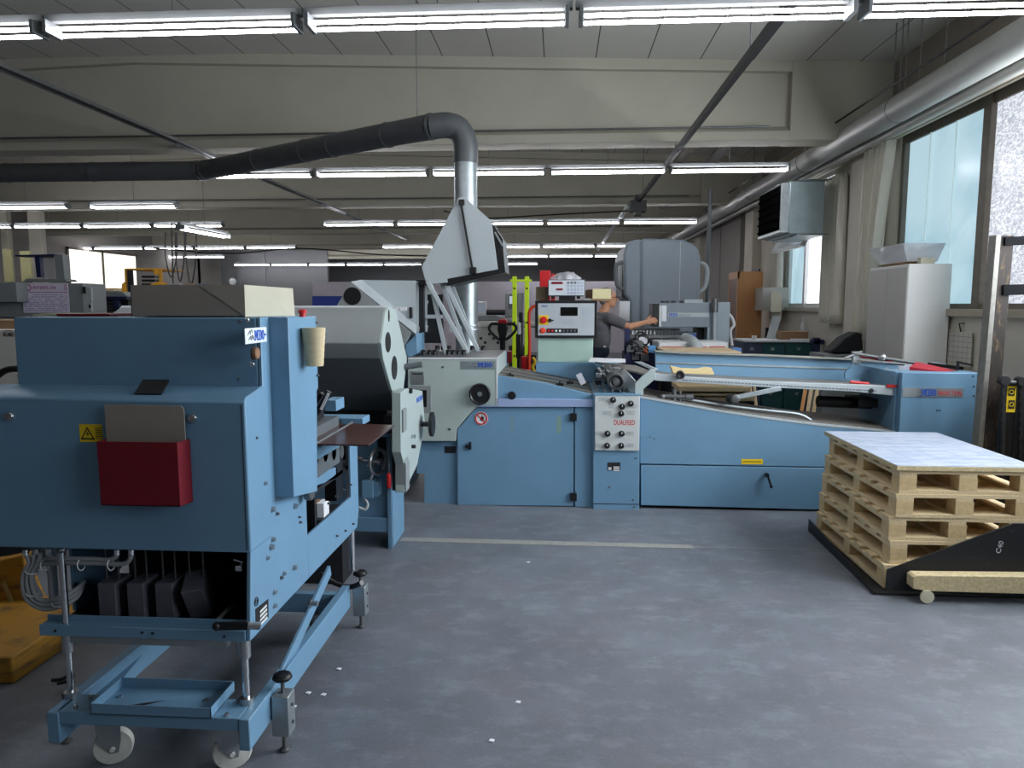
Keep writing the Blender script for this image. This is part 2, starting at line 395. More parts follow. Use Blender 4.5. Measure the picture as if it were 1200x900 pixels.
w = struct('window_2', MB().box(XW+.04, XW+.12, 10.55, 12.6, WZ0, WZ0+.06).box(XW+.04, XW+.12, 10.55, 12.6, WZ1-.07, WZ1)
           .box(XW+.02, XW+.12, 10.55, 10.63, WZ0, WZ1).box(XW+.02, XW+.12, 11.7, 11.78, WZ0, WZ1).box(XW+.02, XW+.12, 12.5, 12.6, WZ0, WZ1), WHITE)
obj('pane', MB().box(XW+.07, XW+.085, 10.63, 11.7, WZ0+.06, WZ1-.07), G_SKY, w)
obj('pane', MB().box(XW+.07, XW+.085, 11.78, 12.5, WZ0+.06, WZ1-.07), G_BLUE, w)
# tilted open casement of window 2
obj('open_casement', MB().beam((XW+.03, 10.75, WZ1-.15), (XW-.33, 10.75, 2.55), .05, .05).beam((XW+.03, 12.2, WZ1-.15), (XW-.33, 12.2, 2.55), .05, .05)
    .beam((XW-.33, 10.72, 2.55), (XW-.33, 12.23, 2.55), .05, .05), WHITE, w)
obj('casement_pane', MB().prism([(XW+.03, 10.78, WZ1-.15), (XW-.33, 10.78, 2.56), (XW-.33, 12.17, 2.56), (XW+.03, 12.17, WZ1-.15)],
    [(XW+.038, 10.78, WZ1-.15), (XW-.322, 10.78, 2.56), (XW-.322, 12.17, 2.56), (XW+.038, 12.17, WZ1-.15)]), CLEAR, w)
for n, (a, b) in enumerate(wins[:1]):
    w = struct('window_%d' % (3+n), MB().box(XW+.04, XW+.12, a, b, WZ0, WZ0+.06).box(XW+.04, XW+.12, a, b, WZ1-.07, WZ1)
               .box(XW+.02, XW+.14, a, a+.07, WZ0, WZ1).box(XW+.02, XW+.14, b-.07, b, WZ0, WZ1).box(XW+.02, XW+.14, (a+b)/2-.04, (a+b)/2+.04, WZ0, WZ1), FRAME_W)
    obj('pane', MB().box(XW+.07, XW+.08, a+.07, (a+b)/2-.04, WZ0+.06, WZ1-.07), CLEAR_F, w)
    obj('pane', MB().box(XW+.07, XW+.08, (a+b)/2+.04, b-.07, WZ0+.06, WZ1-.07), CLEAR_F, w)
# --- concrete beams
for k in range(5):
    Y = 8.85+5.3*k; t = .2; zb = 3.6
    m = MB()
    top = [(XL, zc(XL)+.02), (RX, zc(RX)+.02), (XW, zc(XW)+.02)]
    m.pry([(XL, zb+.16)]+top+[(XW-.5, zb+.16)], Y+.09, Y+.27)                       # web
    m.pry([(XL, zb), (XW, zb), (XW, zb+.1), (XL, zb+.1)], Y, Y+.36)               # bottom flange
    m.prism([(XL, Y, zb+.1), (XW, Y, zb+.1), (XW, Y+.36, zb+.1), (XL, Y+.36, zb+.1)], [(XL, Y+.09, zb+.17), (XW, Y+.09, zb+.17), (XW, Y+.27, zb+.17), (XL, Y+.27, zb+.17)])
    m.pry([(XL, zc(XL)-.12), (RX, zc(RX)-.12), (XW, zc(XW)-.12)]+top[::-1], Y, Y+.36)   # top flange
    m.pry([(XW-1.15, zb-.004), (XW-.02, zb-.004), (XW-.02, zc(XW)+.01), (XW-1.15, zc(XW-1.15)+.01)], Y-.006, Y+.366)                                  # solid end block
    struct('ceiling_beam', m, BEAM, bevel=.008)
# --- left hall: columns, and a partition
for px, Y, wd in [(8, 17, .18), (30, 19, .2), (44, 17.5, .34), (137, 24, .25), (153, 26, .5)]:
    x = PY(px, 320, Y).x
    struct('wall_column', MB().box(x-wd/2, x+wd/2, Y, Y+.16, 0, zc(x)), BEAM if px != 44 else CREAM, bevel=.01)
x0, x1 = PY(190, 330, 30).x, PY(384, 330, 30).x
pl = MB().box(x0, x1, 30, 30.2, 0, 4.6)
for i in range(5): pl.box(x0+1.1*i, x0+1.1*i+.12, 29.93, 30, 0, 4.6)
struct('wall_partition', pl, WALLG)
x0, x1 = PY(366, 340, 26).x, PY(742, 340, 26).x
o = struct('wall_screen', MB().box(x0, x1, 26, 26.15, 0, PY(560, 330, 26).z), mat('pale_lilac_wall', '#cbc5d0', .8, var=.03), bevel=.005)
struct('trim_3', MB().box(x0, PY(492, 350, 26).x, 25.96, 26.01, PY(400, 377, 26).z, PY(400, 347, 26).z), mat('blue_stripe', '#2440a0', .6))
# floor marking strip and joint
a, b = PZ(470, 632, 0), PZ(812, 641, 0)
struct('trim_4', MB().prz([(a.x, a.y+.04), (a.x, a.y-.05), (b.x, b.y-.04), (b.x, b.y+.04)], 0, .0035), mat('pale_floor_tape', '#8f8f8a', .8, var=.15, scale=30))
a, b = PZ(812, 641, 0), PZ(990, 645, 0)
struct('trim_5', MB().prz([(a.x, a.y+.006), (a.x, a.y-.006), (b.x, b.y-.006), (b.x, b.y+.006)], 0, .002), mat('floor_joint', '#8b8d90', .8))

# ================================================================== CEILING LIGHTS
LAMPG = mat('lamp_housing_grey', '#6a6d6e', .6)
def lamp_proto():
    t = bpy.data.objects.new('ceiling_lamp', None); C.objects.link(t)
    obj('housing', MB().pry([(-.77, 0), (.77, 0), (.77, .045), (-.77, .045)], -.022, .022).box(-.75, -.727, -.075, .075, -.075, .0).box(.727, .75, -.075, .075, -.075, .0), LAMPG, t, bevel=.003)
    for s in (-1, 1):
        obj('tube', MB().cyl((-.72, s*.055, -.055), (.72, s*.055, -.055), .0115, 8), TUBE, t)
    return t
lp = lamp_proto(); used = [False]
ORD = ['first', 'second', 'third', 'fourth', 'fifth', 'sixth', 'seventh', 'eighth', 'ninth', 'tenth']
def lamp(x, Y, z, label, rz=0, hang=True, sx=1):
    o = lp if not used[0] else copy_tree(lp); used[0] = True
    o.location = (x, Y, z); o.rotation_euler.z = rz; o.scale = (sx, 1, 1)
    tag(o, label, 'lamp', 'fluorescent lamps under the ceiling')
    zz = zc(x)
    rods.append((x, Y, z+.05, zz))
    return o
rods = []
def row(Y, py, pxs, desc):
    for i, px in enumerate(pxs):
        p = PY(px, py, Y)
        lamp(p.x, Y, p.z, 'white fluorescent lamp, %s from the left %s' % (ORD[i], desc))
s1 = 1.55
def rowfrom(Y, py, px_left, n, desc):
    x = PY(px_left, py, Y).x+.78; z = PY(600, py, Y).z
    for i in range(n):
        if x+.75 > XW-.3: break
        lamp(x, Y, z, 'white fluorescent lamp, %s from the left %s' % (ORD[i], desc)); x += 1.555
rowfrom(4.3, 13, -238, 5, 'in the large row nearest the camera')
rowfrom(9.75, 198, 236, 5, 'in the second row beyond the round duct')
rowfrom(15.2, 259, 378, 5, 'in the third row, right of the diagonal conduit')
rowfrom(15.2, 259, -64, 4, 'in the third row over the calendar')
rowfrom(21.2, 287, 52, 5, 'in the fourth row above the carton')
rowfrom(21.2, 287, 447, 5, 'in the fourth row behind the white hood')
rowfrom(26.0, 298, 168, 2, 'in the short fifth row on the left')
rowfrom(25.4, 299, 590, 3, 'in the fifth row above the round grey cover')
rowfrom(29.2, 308, 274, 8, 'in the last row before the far wall')
p = PY(157, 239, 12.0); lamp(p.x, 12.0, p.z, 'single white fluorescent lamp below the round duct at far left')
lamp(PY(40, 238, 12.2).x, 12.0, p.z+.01, 'dim end lamp with long grey housing at far left below duct')
lamp(-5.81, 11.75, 2.92, 'white fluorescent lamp turned at an angle to all rows', rz=R(88))
p = PY(95, 300, 24); lamp(p.x, 24, p.z, 'white fluorescent lamp seen between the left columns', rz=R(-50))
p = PY(104, 309, 24.5); lamp(p.x, 24.5, p.z, 'added fluorescent lamp lighting the inner wall, low between the columns left of the forklift')  # added lamp, put in to light the inner wall
p = PY(84, 305, 25.5); lamp(p.x, 25.5, p.z, 'added fluorescent lamp lighting the inner wall behind the press cab, farther than its neighbour')  # another added lamp for the same wall
# hanging rods of the lamps, each its own
for k, (x, y, z0, z1) in enumerate(rods):
    if y < 23: struct('trim_%d' % (20+k), MB().cyl((x, y, z0), (x, y, z1), .004, 5), STEEL_D)

# ================================================================== DUCTS AND PIPES
r = .118
a = PY(-60, 201, 9.15); zc0 = a.z; b = PY(238, 201, 9.15); a.z = b.z = zc0 = PY(150, 201, 9.15).z
c = PY(505, 147, 7.08); c.z = zc0+.0; d = PY(547, 200, 7.2)
t = thing('exhaust_duct', 'long dark grey round exhaust duct bending down into a galvanised pipe', 'duct', (d.x, 7.2, 0))
obj('duct_run', MB().cyl((-10, 9.15, zc0), b, r, 24), DUCT, t)
obj('angled_duct', MB().cyl(b, c, r, 24), DUCT, t)
el = smooth_path([c, (c.x+.16, c.y+.0, zc0+.01), (d.x-.06, c.y+.02, zc0-.03), (d.x, c.y+.03, zc0-.16), (d.x, c.y+.03, zc0-.34)], 5)
obj('elbow', MB().tube(el, r, 24), DUCT, t)
yv = c.y+.03
obj('vertical_duct', MB().cyl((d.x, yv, zc0-.33), (d.x, yv, 1.0), r-.006, 24), ZINC, t)
for p, q in [((b, (c-b).normalized()))]+[(b+(c-b)*k, (c-b).normalized()) for k in (.02, .3, .52, .64, .85)]+[(Vector((x, 9.15, zc0)), Vector((1, 0, 0))) for x in (b.x-.06, b.x-1.45, b.x-2.6)]+[(Vector((c.x, c.y, zc0)), Vector((1, -.3, 0)))]:
    obj('joint_ring', MB().cyl(Vector(p)-q*.012, Vector(p)+q*.012, r+.008, 24), ZINC if p == b else STEEL_D, t)
for z in (1.5, 1.46, 2.4): obj('joint_ring', MB().cyl((d.x, yv, z-.008), (d.x, yv, z+.008), r+.02 if z < 2 else r+.004, 24), ZINC, t)
m = MB().cyl((c.x-.15, c.y+.1, zc0+.1), (c.x-.15, c.y+.1, zc(0)), .005, 6)
obj('hanger_wire', m, STEEL_D, t)
# two fat insulated pipes along the right wall
t = thing('heating_pipe', 'thick pale grey insulated pipe running along the top of the window wall', 'pipe', (3.33, 0, 3.4))
obj('pipe_sleeve', MB().cyl((3.31, YB+.02, 3.61), (3.31, 27, 3.61), .13, 28), mat('pipe_wrap', '#a9aaa6', .45, metal=.25, var=.05, scale=3), t)
for y in (2.2, 4.9, 7.6, 10.3, 13): obj('hanger', MB().cyl((3.31, y, 3.74), (3.31, y, zc(3.3)), .006, 6).ring((3.31, y, 3.61), (0, 1, 0), .133, .004, 24, 6), STEEL_D, t)
one('return_pipe', MB().cyl((3.48, YB+.02, 3.50), (3.48, 27, 3.50), .052, 20), mat('pipe_wrap_pale', '#b5b5ae', .45, metal=.2, var=.05), 'thinner pale pipe running just under the thick insulated pipe', 'pipe')
one('curtain_rail', MB().box(3.58, 3.62, 1, 14, 3.50, 3.54).box(3.66, 3.70, 1, 14, 3.51, 3.55), mat('cream_rail', '#b9b09a', .5), 'cream double curtain rail above the windows under the pipes', 'rail')
one('thin_conduit', MB().cyl((3.16, 0, 3.78), (3.16, 26, 3.78), .011, 8), BLACK_M, 'thin black conduit above the thick insulated pipe', 'conduit')
for i, (px, pa, pb) in enumerate([(1046, 20, 118), (1060, 20, 112), (1077, 22, 96), (1107, 20, 80)]):
    p = PX(px, pb, 3.3)
    struct('trim_%d' % (90+i), MB().cyl((3.3, p.y, p.z), (3.3, p.y, zc(3.3)), .006, 6), STEEL_D)
# diagonal cable tray, left
one('cable_tray', MB().box(-4.50, -4.40, 4.0, 21.5, 3.585, 3.592).box(-4.505, -4.495, 4.0, 21.5, 3.565, 3.6).box(-4.405, -4.395, 4.0, 21.5, 3.565, 3.6).cyl((-4.45, 4, 3.6), (-4.45, 21.5, 3.6), .02, 8), STEEL_D, 'narrow grey cable tray receding under the ceiling beams on the left', 'tray')
# black track, right
t = thing('busbar_track', 'long black supply track receding under the ceiling beams on the right', 'track', (1.37, 9, 3.5))
obj('rail', MB().box(1.345, 1.395, 3.9, 13.0, 3.47, 3.53), BLACK_M, t)
obj('feed_box', MB().box(1.22, 1.5, 12.95, 13.3, 3.32, 3.5).box(1.3, 1.42, 13.0, 13.2, 3.25, 3.6), BLACK, t)
obj('far_rail', MB().box(1.2, 1.26, 13.3, 24, 3.44, 3.5), GREY_L, t)
for k in range(3): obj('hanger', MB().cyl((1.37, 5.6+3.4*k, 3.53), (1.37, 5.6+3.4*k, zc(1.37)), .006, 6), STEEL_D, t)
for k, (x, y) in enumerate([(1.9, 9.6), (2.45, 9.6), (1.9, 14.9), (2.45, 14.9)]):
    one('roof_batten', MB().box(x, x+.14, y, y+3.6, 4.05, 4.12), FRAME_W if k % 2 == 0 else WALLM, 'slanting-looking pale batten under the ceiling in bay %s, %s one' % ('behind the first beam' if k < 2 else 'behind the second beam', 'left' if k % 2 == 0 else 'right'), 'batten')
for k, Y in enumerate((8.76, 14.06, 19.36)):
    one('ceiling_conduit', MB().cyl((-10, Y, 3.73), (2.4, Y, 3.73), .012, 8), STEEL_D, 'thin dark conduit fixed along the %s concrete beam' % ('nearest', 'second', 'third')[k], 'conduit')
p = PY(832, 240, 11.5)
one('drop_pole', MB().cyl((p.x, 11.5, 0), (p.x, 11.5, 3.45), .03, 10), GREY_D, 'dark vertical supply pole right of the round grey cover', 'pole')
# hanging cable loops, left
t = thing('hanging_cable', 'dark cables hanging in loops above the carton', 'cable', PY(212, 340, 14))
for a, b, cx, dpt in [(194, 207, 203, 325), (206, 216, 209, 330), (218, 230, 226, 334)]:
    obj('cable', MB().tube(smooth_path([PY(a, 272, 13), PY(a, 300, 13), PY((a+b)/2, dpt, 13), PY(b, 300, 13), PY(b, 272, 13)], 6), .012, 6), BLACK, t)
obj('cable', MB().tube([PY(201, 262, 13), PY(202, 300, 13), PY(203, 340, 13)], .014, 6), BLACK, t)
one('wall_cable', MB().tube(smooth_path([PY(520, 247, 13.4), PY(560, 256, 13.4), PY(640, 252, 13.4), PY(740, 247, 13.4)], 6), .014, 6), BLACK, 'black cable sagging under the ceiling behind the white raised hood', 'cable')
one('roof_cable', MB().tube(smooth_path([PY(180, 291, 20), PY(270, 297, 20), PY(350, 291, 20), PY(440, 298, 20), PY(500, 300, 20)], 6), .02, 6), BLACK, 'black cable sagging below the far ceiling above the grey hoods', 'cable')
w = struct('window_6', MB().box(XL+.01, XL+.06, 20.3, 23.8, 2.0, 2.06).box(XL+.01, XL+.06, 20.3, 23.8, 3.3, 3.36).box(XL+.01, XL+.06, 20.3, 20.38, 2.0, 3.36).box(XL+.01, XL+.06, 21.9, 21.98, 2.0, 3.36).box(XL+.01, XL+.06, 23.72, 23.8, 2.0, 3.36), FRAME_W)  # added glowing panel on the left wall, brightens the left hall
for a, b in ((20.38, 21.9), (21.98, 23.72)):
    obj('pane', MB().box(XL+.02, XL+.035, a, b, 2.06, 3.3), pane_mat('milky_glow_glass', '#c9c5bb', '#e6e2d8', 1.6, 2, (1, 1, 1), 0), w)
# ================================================================== FRONT FOLDING UNIT (mobile, blue)
XP = -1.10
FU = thing('folding_unit', 'mobile blue folding unit on white casters in the left foreground', 'machine', (-1.5, 3.1, 0))
def L(px, py, Y): return PY(px, py, Y)
# cover (large front hood)
xr, xl = PY(290, 550, 2.45).x, PY(-42, 550, 2.45).x
zt, zb_ = PY(200, 470, 2.45).z, PY(150, 645, 2.45).z
zl = PY(150, 452, 2.60).z
cv = obj('front_cover', MB().prx([(2.45, zb_), (2.45, zt), (2.465, zt+.012), (2.60, zl), (2.64, zl), (2.64, zb_)], xl, xr), BLUE, FU, bevel=.006)
obj('seam', MB().box(xr-.014, xr-.012, 2.4485, 2.452, zb_+.01, zt-.01), BLACK_M, cv)
for px in (12, 226):
    c = L(px, 490 if px > 100 else 488, 2.45)
    obj('latch', MB().lathe(c+Vector((0, .002, 0)), (0, -1, 0), [(.0175, 0), (.0175, .006), (.014, .012), (.008, .012), (.006, .006)], 20), CHROME, cv)
c0, c1 = PZ(160, 466, zt+.03), PZ(190, 457, zt+.09)
obj('black_grip', MB().prx([(2.485, zt+.022), (2.545, zt+.066), (2.55, zt+.06), (2.49, zt+.015)], L(160, 462, 2.5).x, L(191, 462, 2.5).x), BLACK, cv)
# warning label
a, b = L(93, 497, 2.45), L(121, 518, 2.45)
wl_ = obj('warning_label', MB().box(a.x, b.x, 2.448, 2.4505, b.z, a.z), YEL, cv)
a, b = L(96, 500, 2.45), L(110, 515, 2.45); cx = (a.x+b.x)/2; h = a.z-b.z
def tri(cx, z0, h, k): return [(cx-h*k, z0), (cx+h*k, z0), (cx, z0+h)]
m = MB()
A, B = tri(cx, b.z, h, .58), tri(cx, b.z+h*.12, h*.7, .58)
for i in range(3):
    j = (i+1) % 3; m.prism([(A[i][0], 2.4475, A[i][1]), (A[j][0], 2.4475, A[j][1]), (B[j][0], 2.4475, B[j][1]), (B[i][0], 2.4475, B[i][1])],
                          [(A[i][0], 2.4485, A[i][1]), (A[j][0], 2.4485, A[j][1]), (B[j][0], 2.4485, B[j][1]), (B[i][0], 2.4485, B[i][1])])
m.pry([(cx+.004, b.z+h*.72), (cx-.006, b.z+h*.4), (cx, b.z+h*.42), (cx-.003, b.z+h*.2), (cx+.008, b.z+h*.5), (cx+.001, b.z+h*.48)], 2.4475, 2.4485)
for i in range(6):
    z = a.z-.003-i*.0075; m.box(L(112, 505, 2.45).x, L(120, 505, 2.45).x, 2.4475, 2.4485, z, z-.003)
obj('pictogram', m, TXT_K, wl_)
# upper housing
x0, x1 = L(18, 410, 2.6).x, PX(283, 410, XP-.015).x
ZT = PY(150, 372, 2.6).z
Yu = 2.62
uh = obj('upper_housing', MB().box(L(18, 410, Yu).x, XP-.017, Yu, 3.05, zl-.02, ZT), BLUE, FU, bevel=.005)
each('screw', [MB().lathe(L(px, py, Yu), (0, -1, 0), [(.006, 0), (.006, .003), (.003, .004)], 10) for px, py in [(22, 440), (281, 444), (282, 377)]], STEEL, uh)
# side plate (outline traced on its own plane)
def SP(*pts): return spoly(pts, XP)
sp = MB()
ft, fb = Yu-.02, 2.60
y358 = PX(358, 550, XP).y; y372 = PX(372, 420, XP).y; y411 = PX(411, 550, XP).y; y418 = PX(419, 560, XP).y
z748 = PY(150, 748, 2.42).z+.012
low = PX(358, 690, XP)      # where the lower slanting edge passes under the opening
Zq = lambda px, py: (PX(px, py, XP).y, PX(px, py, XP).z)
body = [(2.46, zb_+.01), (2.47, zl-.03), (Yu-.0, zl+.0), (Yu, ZT), (y372, ZT-.005), (y372, Zq(372, 455)[1]), (y358, Zq(358, 492)[1]), (y358, Zq(358, 682)[1]), Zq(330, 712), Zq(297, 748), (2.425, z748-.012)]
sp.prx(body, XP-.015, XP)
sp.prx([(y358, Zq(358, 630)[1]), (y411, Zq(411, 583)[1]), (y411, Zq(411, 519)[1]), (y418+.01, Zq(418, 519)[1]), (y418+.01, Zq(418, 600)[1]), (y418-.03, Zq(415, 622)[1]), (y358, Zq(358, 682)[1])], XP-.015, XP)
sp.prx([(y358, Zq(358, 527)[1]), (Zq(398, 517)[0], Zq(398, 517)[1]), (Zq(398, 524)[0], Zq(398, 524)[1]), (y358, Zq(358, 547)[1])], XP-.015, XP)
sd = obj('side_plate', sp, BLUE, FU, bevel=.003)
obj('cross_bar', MB().prx(SP((357, 562), (402, 547), (402, 561), (357, 577)), XP-.06, XP-.03), BLUE, FU, bevel=.003)
# left side plate
xl2 = L(46, 740, 2.42).x
obj('side_plate', MB().prx([(2.62, z748-.005), (2.62, zb_+.02), (2.66, ZT-.3), (3.6, ZT-.3), (3.6, .86), (3.3, .7), (2.75, z748-.01)], xl2-.012, xl2), BLUE, FU, bevel=.003)
# bolts on the side plate
for px, py, r in [(288, 375, .008), (299, 513, .006), (335, 533, .006), (352, 537, .012), (347, 547, .006), (335, 544, .007), (334, 570, .006), (329, 557, .01), (365, 535, .012), (350, 569, .012), (324, 602, .007),
                  (338, 549, .005), (309, 566, .01), (319, 597, .011), (345, 593, .012), (345, 557, .012), (344, 665, .012), (329, 677, .007), (332, 672, .009), (321, 694, .009), (317, 641, .012), (319, 632, .010), (313, 654, .008), (351, 612, .006),
                  (384, 590, .006), (393, 582, .006), (402, 574, .006), (410, 568, .006), (394, 628, .006), (404, 622, .006), (413, 614, .006), (370, 378, .005), (371, 440, .006), (294, 427, .008), (321, 710, .009), (350, 606, .005)]:
    c = PX(px, py, XP+(.0 if px > 0 else 0)); n = Vector((1, 0, 0))
    obj('bolt', MB().lathe(c, n, [(r*1.15, 0), (r*1.15, .002), (r*.8, .002), (r*.8, .008+r*.5), (r*.5, .009+r*.5)], 10), STEEL if r > .0075 else STEEL_D, FU)
# oval adjusting wheel on the plate
c = PX(353, 577, XP)
obj('adjusting_knob', MB().lathe(c, (1, 0, 0), [(.012, 0), (.012, .02), (.032, .02), (.034, .024), (.034, .046), (.030, .05), (.010, .05)], 24), STEEL_D, FU)
# projecting side box with cup
xb = XP+.075; y0b, y1b = PX(340, 450, xb).y, PX(371, 450, xb).y
sb = obj('side_box', MB().prx([(y0b, PX(340, 586, xb).z), (y0b, ZT), (y1b, ZT-.004), (y1b, PX(371, 470, xb).z), (y1b-.03, PX(360, 585, xb).z)], XP-.001, xb), BLUE, FU, bevel=.003)
c = PX(359, 380, xb-.02); 
obj('stop_button', MB().lathe((xb-.035, c.y, ZT), (0, 0, 1), [(.012, -.01), (.012, .012), (.017, .012), (.018, .022), (.012, .028), (.004, .029)], 20), RED_B, sb)
a, b = PX(363, 385, xb), PX(371, 405, xb)
obj('torn_label', MB().prx([(PX(366, 380, xb).y, a.z), (PX(369, 380, xb).y, a.z+.0), (PX(369, 392, xb).y, PX(369, 396, xb).z), (PX(371, 400, xb).y, PX(370, 407, xb).z), (PX(366, 405, xb).y, PX(366, 407, xb).z), (PX(367, 398, xb).y, PX(367, 398, xb).z)], xb, xb+.001), WHITE, sb)
# badge
a, b = PX(286, 384, XP), PX(312, 400, XP)
bd = obj('badge', MB().box(XP, XP+.003, a.y, b.y, PX(299, 402, XP).z, PX(299, 384, XP).z), mat('badge_white', '#dfe6ec', .35), FU, bevel=.001)
zA, zB = PX(299, 399, XP).z, PX(299, 387, XP).z
ym = a.y+(b.y-a.y)*.40
mbo(bd, ym, b.y-.025, zA, zB, XP+.003, '+X', TXT_B)
obj('dash', MB().box(XP+.003, XP+.0045, b.y-.022, b.y-.008, (zA+zB)/2-.003, (zA+zB)/2+.003), TXT_B, bd)
m = MB()
for u, v in [(0, .62), (.35, .75), (.1, .1), (.45, .2), (.62, .12)]:
    yy = a.y+.02+(ym-a.y-.03)*u; zz = zA+(zB-zA)*v
    m.beam((XP+.0035, yy, zz), (XP+.0035, yy+.018, zz+.014), .0015, .003, (1, 0, 0)).beam((XP+.0035, yy+.018, zz+.014), (XP+.0035, yy+.022, zz), .0015, .003, (1, 0, 0))
obj('emblem', m, TXT_G, bd)
# hole plug (brown knob) and small screw under the badge
c = PX(297, 414, XP)
obj('hole_rim', MB().lathe(c, (1, 0, 0), [(.026, 0), (.026, .002), (.02, .002)], 24), BLACK, FU)
obj('cork_plug', MB().lathe(c+Vector((.001, 0, 0)), (1, 0, 0), [(.021, 0), (.021, .014), (.017, .017), (.005, .017)], 20), mat('brown_cork', '#8a674f', .8, var=.15, scale=40), FU)
# rating plate, small label
a, b = PX(298, 712, XP), PX(314, 735, XP)
rp = obj('rating_plate', MB().prx([(PX(299, 720, XP).y, PX(299, 738, XP).z), (PX(314, 720, XP).y, PX(314, 723, XP).z), (PX(314, 702, XP).y, PX(314, 702, XP).z), (PX(299, 712, XP).y, PX(299, 714, XP).z)], XP, XP+.002), TXT_K, FU)
m = MB()
for i in range(4):
    y_, zz = PX(304, 716+i*5, XP).y, PX(304, 716+i*5, XP).z
    m.box(XP+.002, XP+.003, y_, PX(312, 712, XP).y, zz-.009, zz)
obj('print', m, WHITE, rp)
c = PX(300, 705, XP)
obj('small_sign', MB().ring(c+Vector((.001, 0, 0)), (1, 0, 0), .015, .002, 20, 6).ring(c+Vector((.001, 0, 0)), (1, 0, 0), .007, .0015, 16, 6), TXT_K, FU)
a = PX(295, 636, XP); b = PX(304, 629, XP)
obj('maker_tag', MB().beam(a+Vector((.001, 0, 0)), b+Vector((.001, 0, 0)), .016, .002, (1, 0, 0)), TXT_K, FU)
# ---- interior under the cover
zi = zb_+.02
obj('bottom_pan', MB().box(xl2, XP-.015, 2.42, 2.425, z748-.012, L(160, 736, 2.42).z).box(xl2, XP-.015, 2.425, 2.465, L(160, 736, 2.42).z-.006, L(160, 736, 2.42).z).box(xl2, XP-.015, 2.465, 2.47, z748-.01, L(160, 723, 2.465).z), BLUE, FU, bevel=.002)
each('screw', [MB().lathe(L(px, py-2, 2.42), (0, -1, 0), [(.005, 0), (.005, .003), (.003, .003)], 8) for px, py in [(65, 741), (167, 743), (179, 744), (263, 748)]], BLACK_M, FU)
obj('lower_rail', MB().box(L(72, 755, 2.43).x, L(266, 755, 2.43).x, 2.43, 2.46, z748-.042, z748-.014), ZINC, FU, bevel=.002)
obj('pan_shade_floor', MB().box(xl2, XP-.02, 2.472, 2.98, z748-.01, z748-.004), BLACK_M, FU)  # black pan floor, interior shade put in as colour
obj('shade_back_panel', MB().box(xl2, XP-.02, 2.98, 3.0, z748-.01, zi+.4), BLACK_M, FU)  # black sheet closing the view, stands for the darkness inside
obj('roller_deck', MB().box(xl2, XP-.02, 2.7, 3.6, zi+.06, zi+.3), GREY_D, FU)
for px0, px1, tilt in [(113, 136, 0), (147, 169, 0), (180, 203, 0), (211, 237, .5)]:
    a, b = L(px0, 684, 2.53), L(px1, 728, 2.53); zc_ = (a.z+b.z)/2
    bl = obj('hanging_block', MB().obox(((a.x+b.x)/2, 2.59, zc_+(.01 if tilt else 0)), (b.x-a.x, .11, a.z-b.z), Matrix.Rotation(tilt*.9, 3, 'X') @ Matrix.Rotation(tilt*.5, 3, 'Z')), mat('charcoal_block', '#5c5c66', .6, var=.15, scale=20), FU, bevel=.003)
    for k in (.15, .85):
        x = a.x+(b.x-a.x)*k; obj('rod', MB().cyl((x, 2.58, a.z-.02), (x, 2.58, zi+.02), .0035, 8), STEEL_D, bl)
for k in range(9): 
    x = L(105+k*20, 650, 2.62).x; obj('pull_stud', MB().lathe((x, 2.68, zi+.03), (0, 0, -1), [(.013, 0), (.013, .012), (.008, .012), (.008, .05), (.003, .05)], 10), STEEL_D, FU)
# round motor in the dark corner
c = L(256, 678, 2.85)
obj('drive_motor', MB().cyl((c.x, 2.78, c.z), (c.x, 3.1, c.z), .095, 24).cyl((c.x, 2.76, c.z), (c.x, 2.78, c.z), .03, 16), BLACK_M, FU)
obj('motor_label', MB().box(c.x-.03, c.x+.015, 2.775, 2.779, c.z-.012, c.z+.018), ZINC, FU)
a, b = L(243, 727, 2.5), L(262, 712, 2.6)
obj('paper_sheet', MB().prism([(a.x, 2.48, z748), (b.x+.01, 2.48, z748), (b.x+.03, 2.6, z748+.05), (a.x+.06, 2.6, z748+.05)], [(a.x, 2.483, z748), (b.x+.01, 2.483, z748), (b.x+.03, 2.603, z748+.05), (a.x+.06, 2.603, z748+.05)]), PAPER, FU)
obj('flex_pipe', MB().tube(smooth_path([L(262, 728, 2.7), L(272, 715, 2.74), L(285, 705, 2.8)], 5), .02, 10), HOSE, FU)
obj('door_catch', MB().tube([L(274, 656, 2.5), L(284, 659, 2.5), L(280, 664, 2.5)], .004, 6).box(L(277, 660, 2.5).x, L(284, 660, 2.5).x, 2.49, 2.5, L(280, 668, 2.5).z, L(280, 662, 2.5).z), CHROME, FU)
# levers
def lever(pts, r, nm='lever'):
    h = obj(nm, MB().tube(smooth_path(pts, 4), r, 8), BLACK, FU)
    return h
a, b = L(254, 734, 2.39), L(291, 733, 2.39)
obj('clamp_lever', MB().beam(a, b, .012, .03).ball(a, .016, 10, 6), BLACK, FU, bevel=.004)
obj('lever_hub', MB().cyl((b.x-.0, 2.39, b.z), (b.x+.04, 2.40, b.z-.005), .014, 14), STEEL, FU)
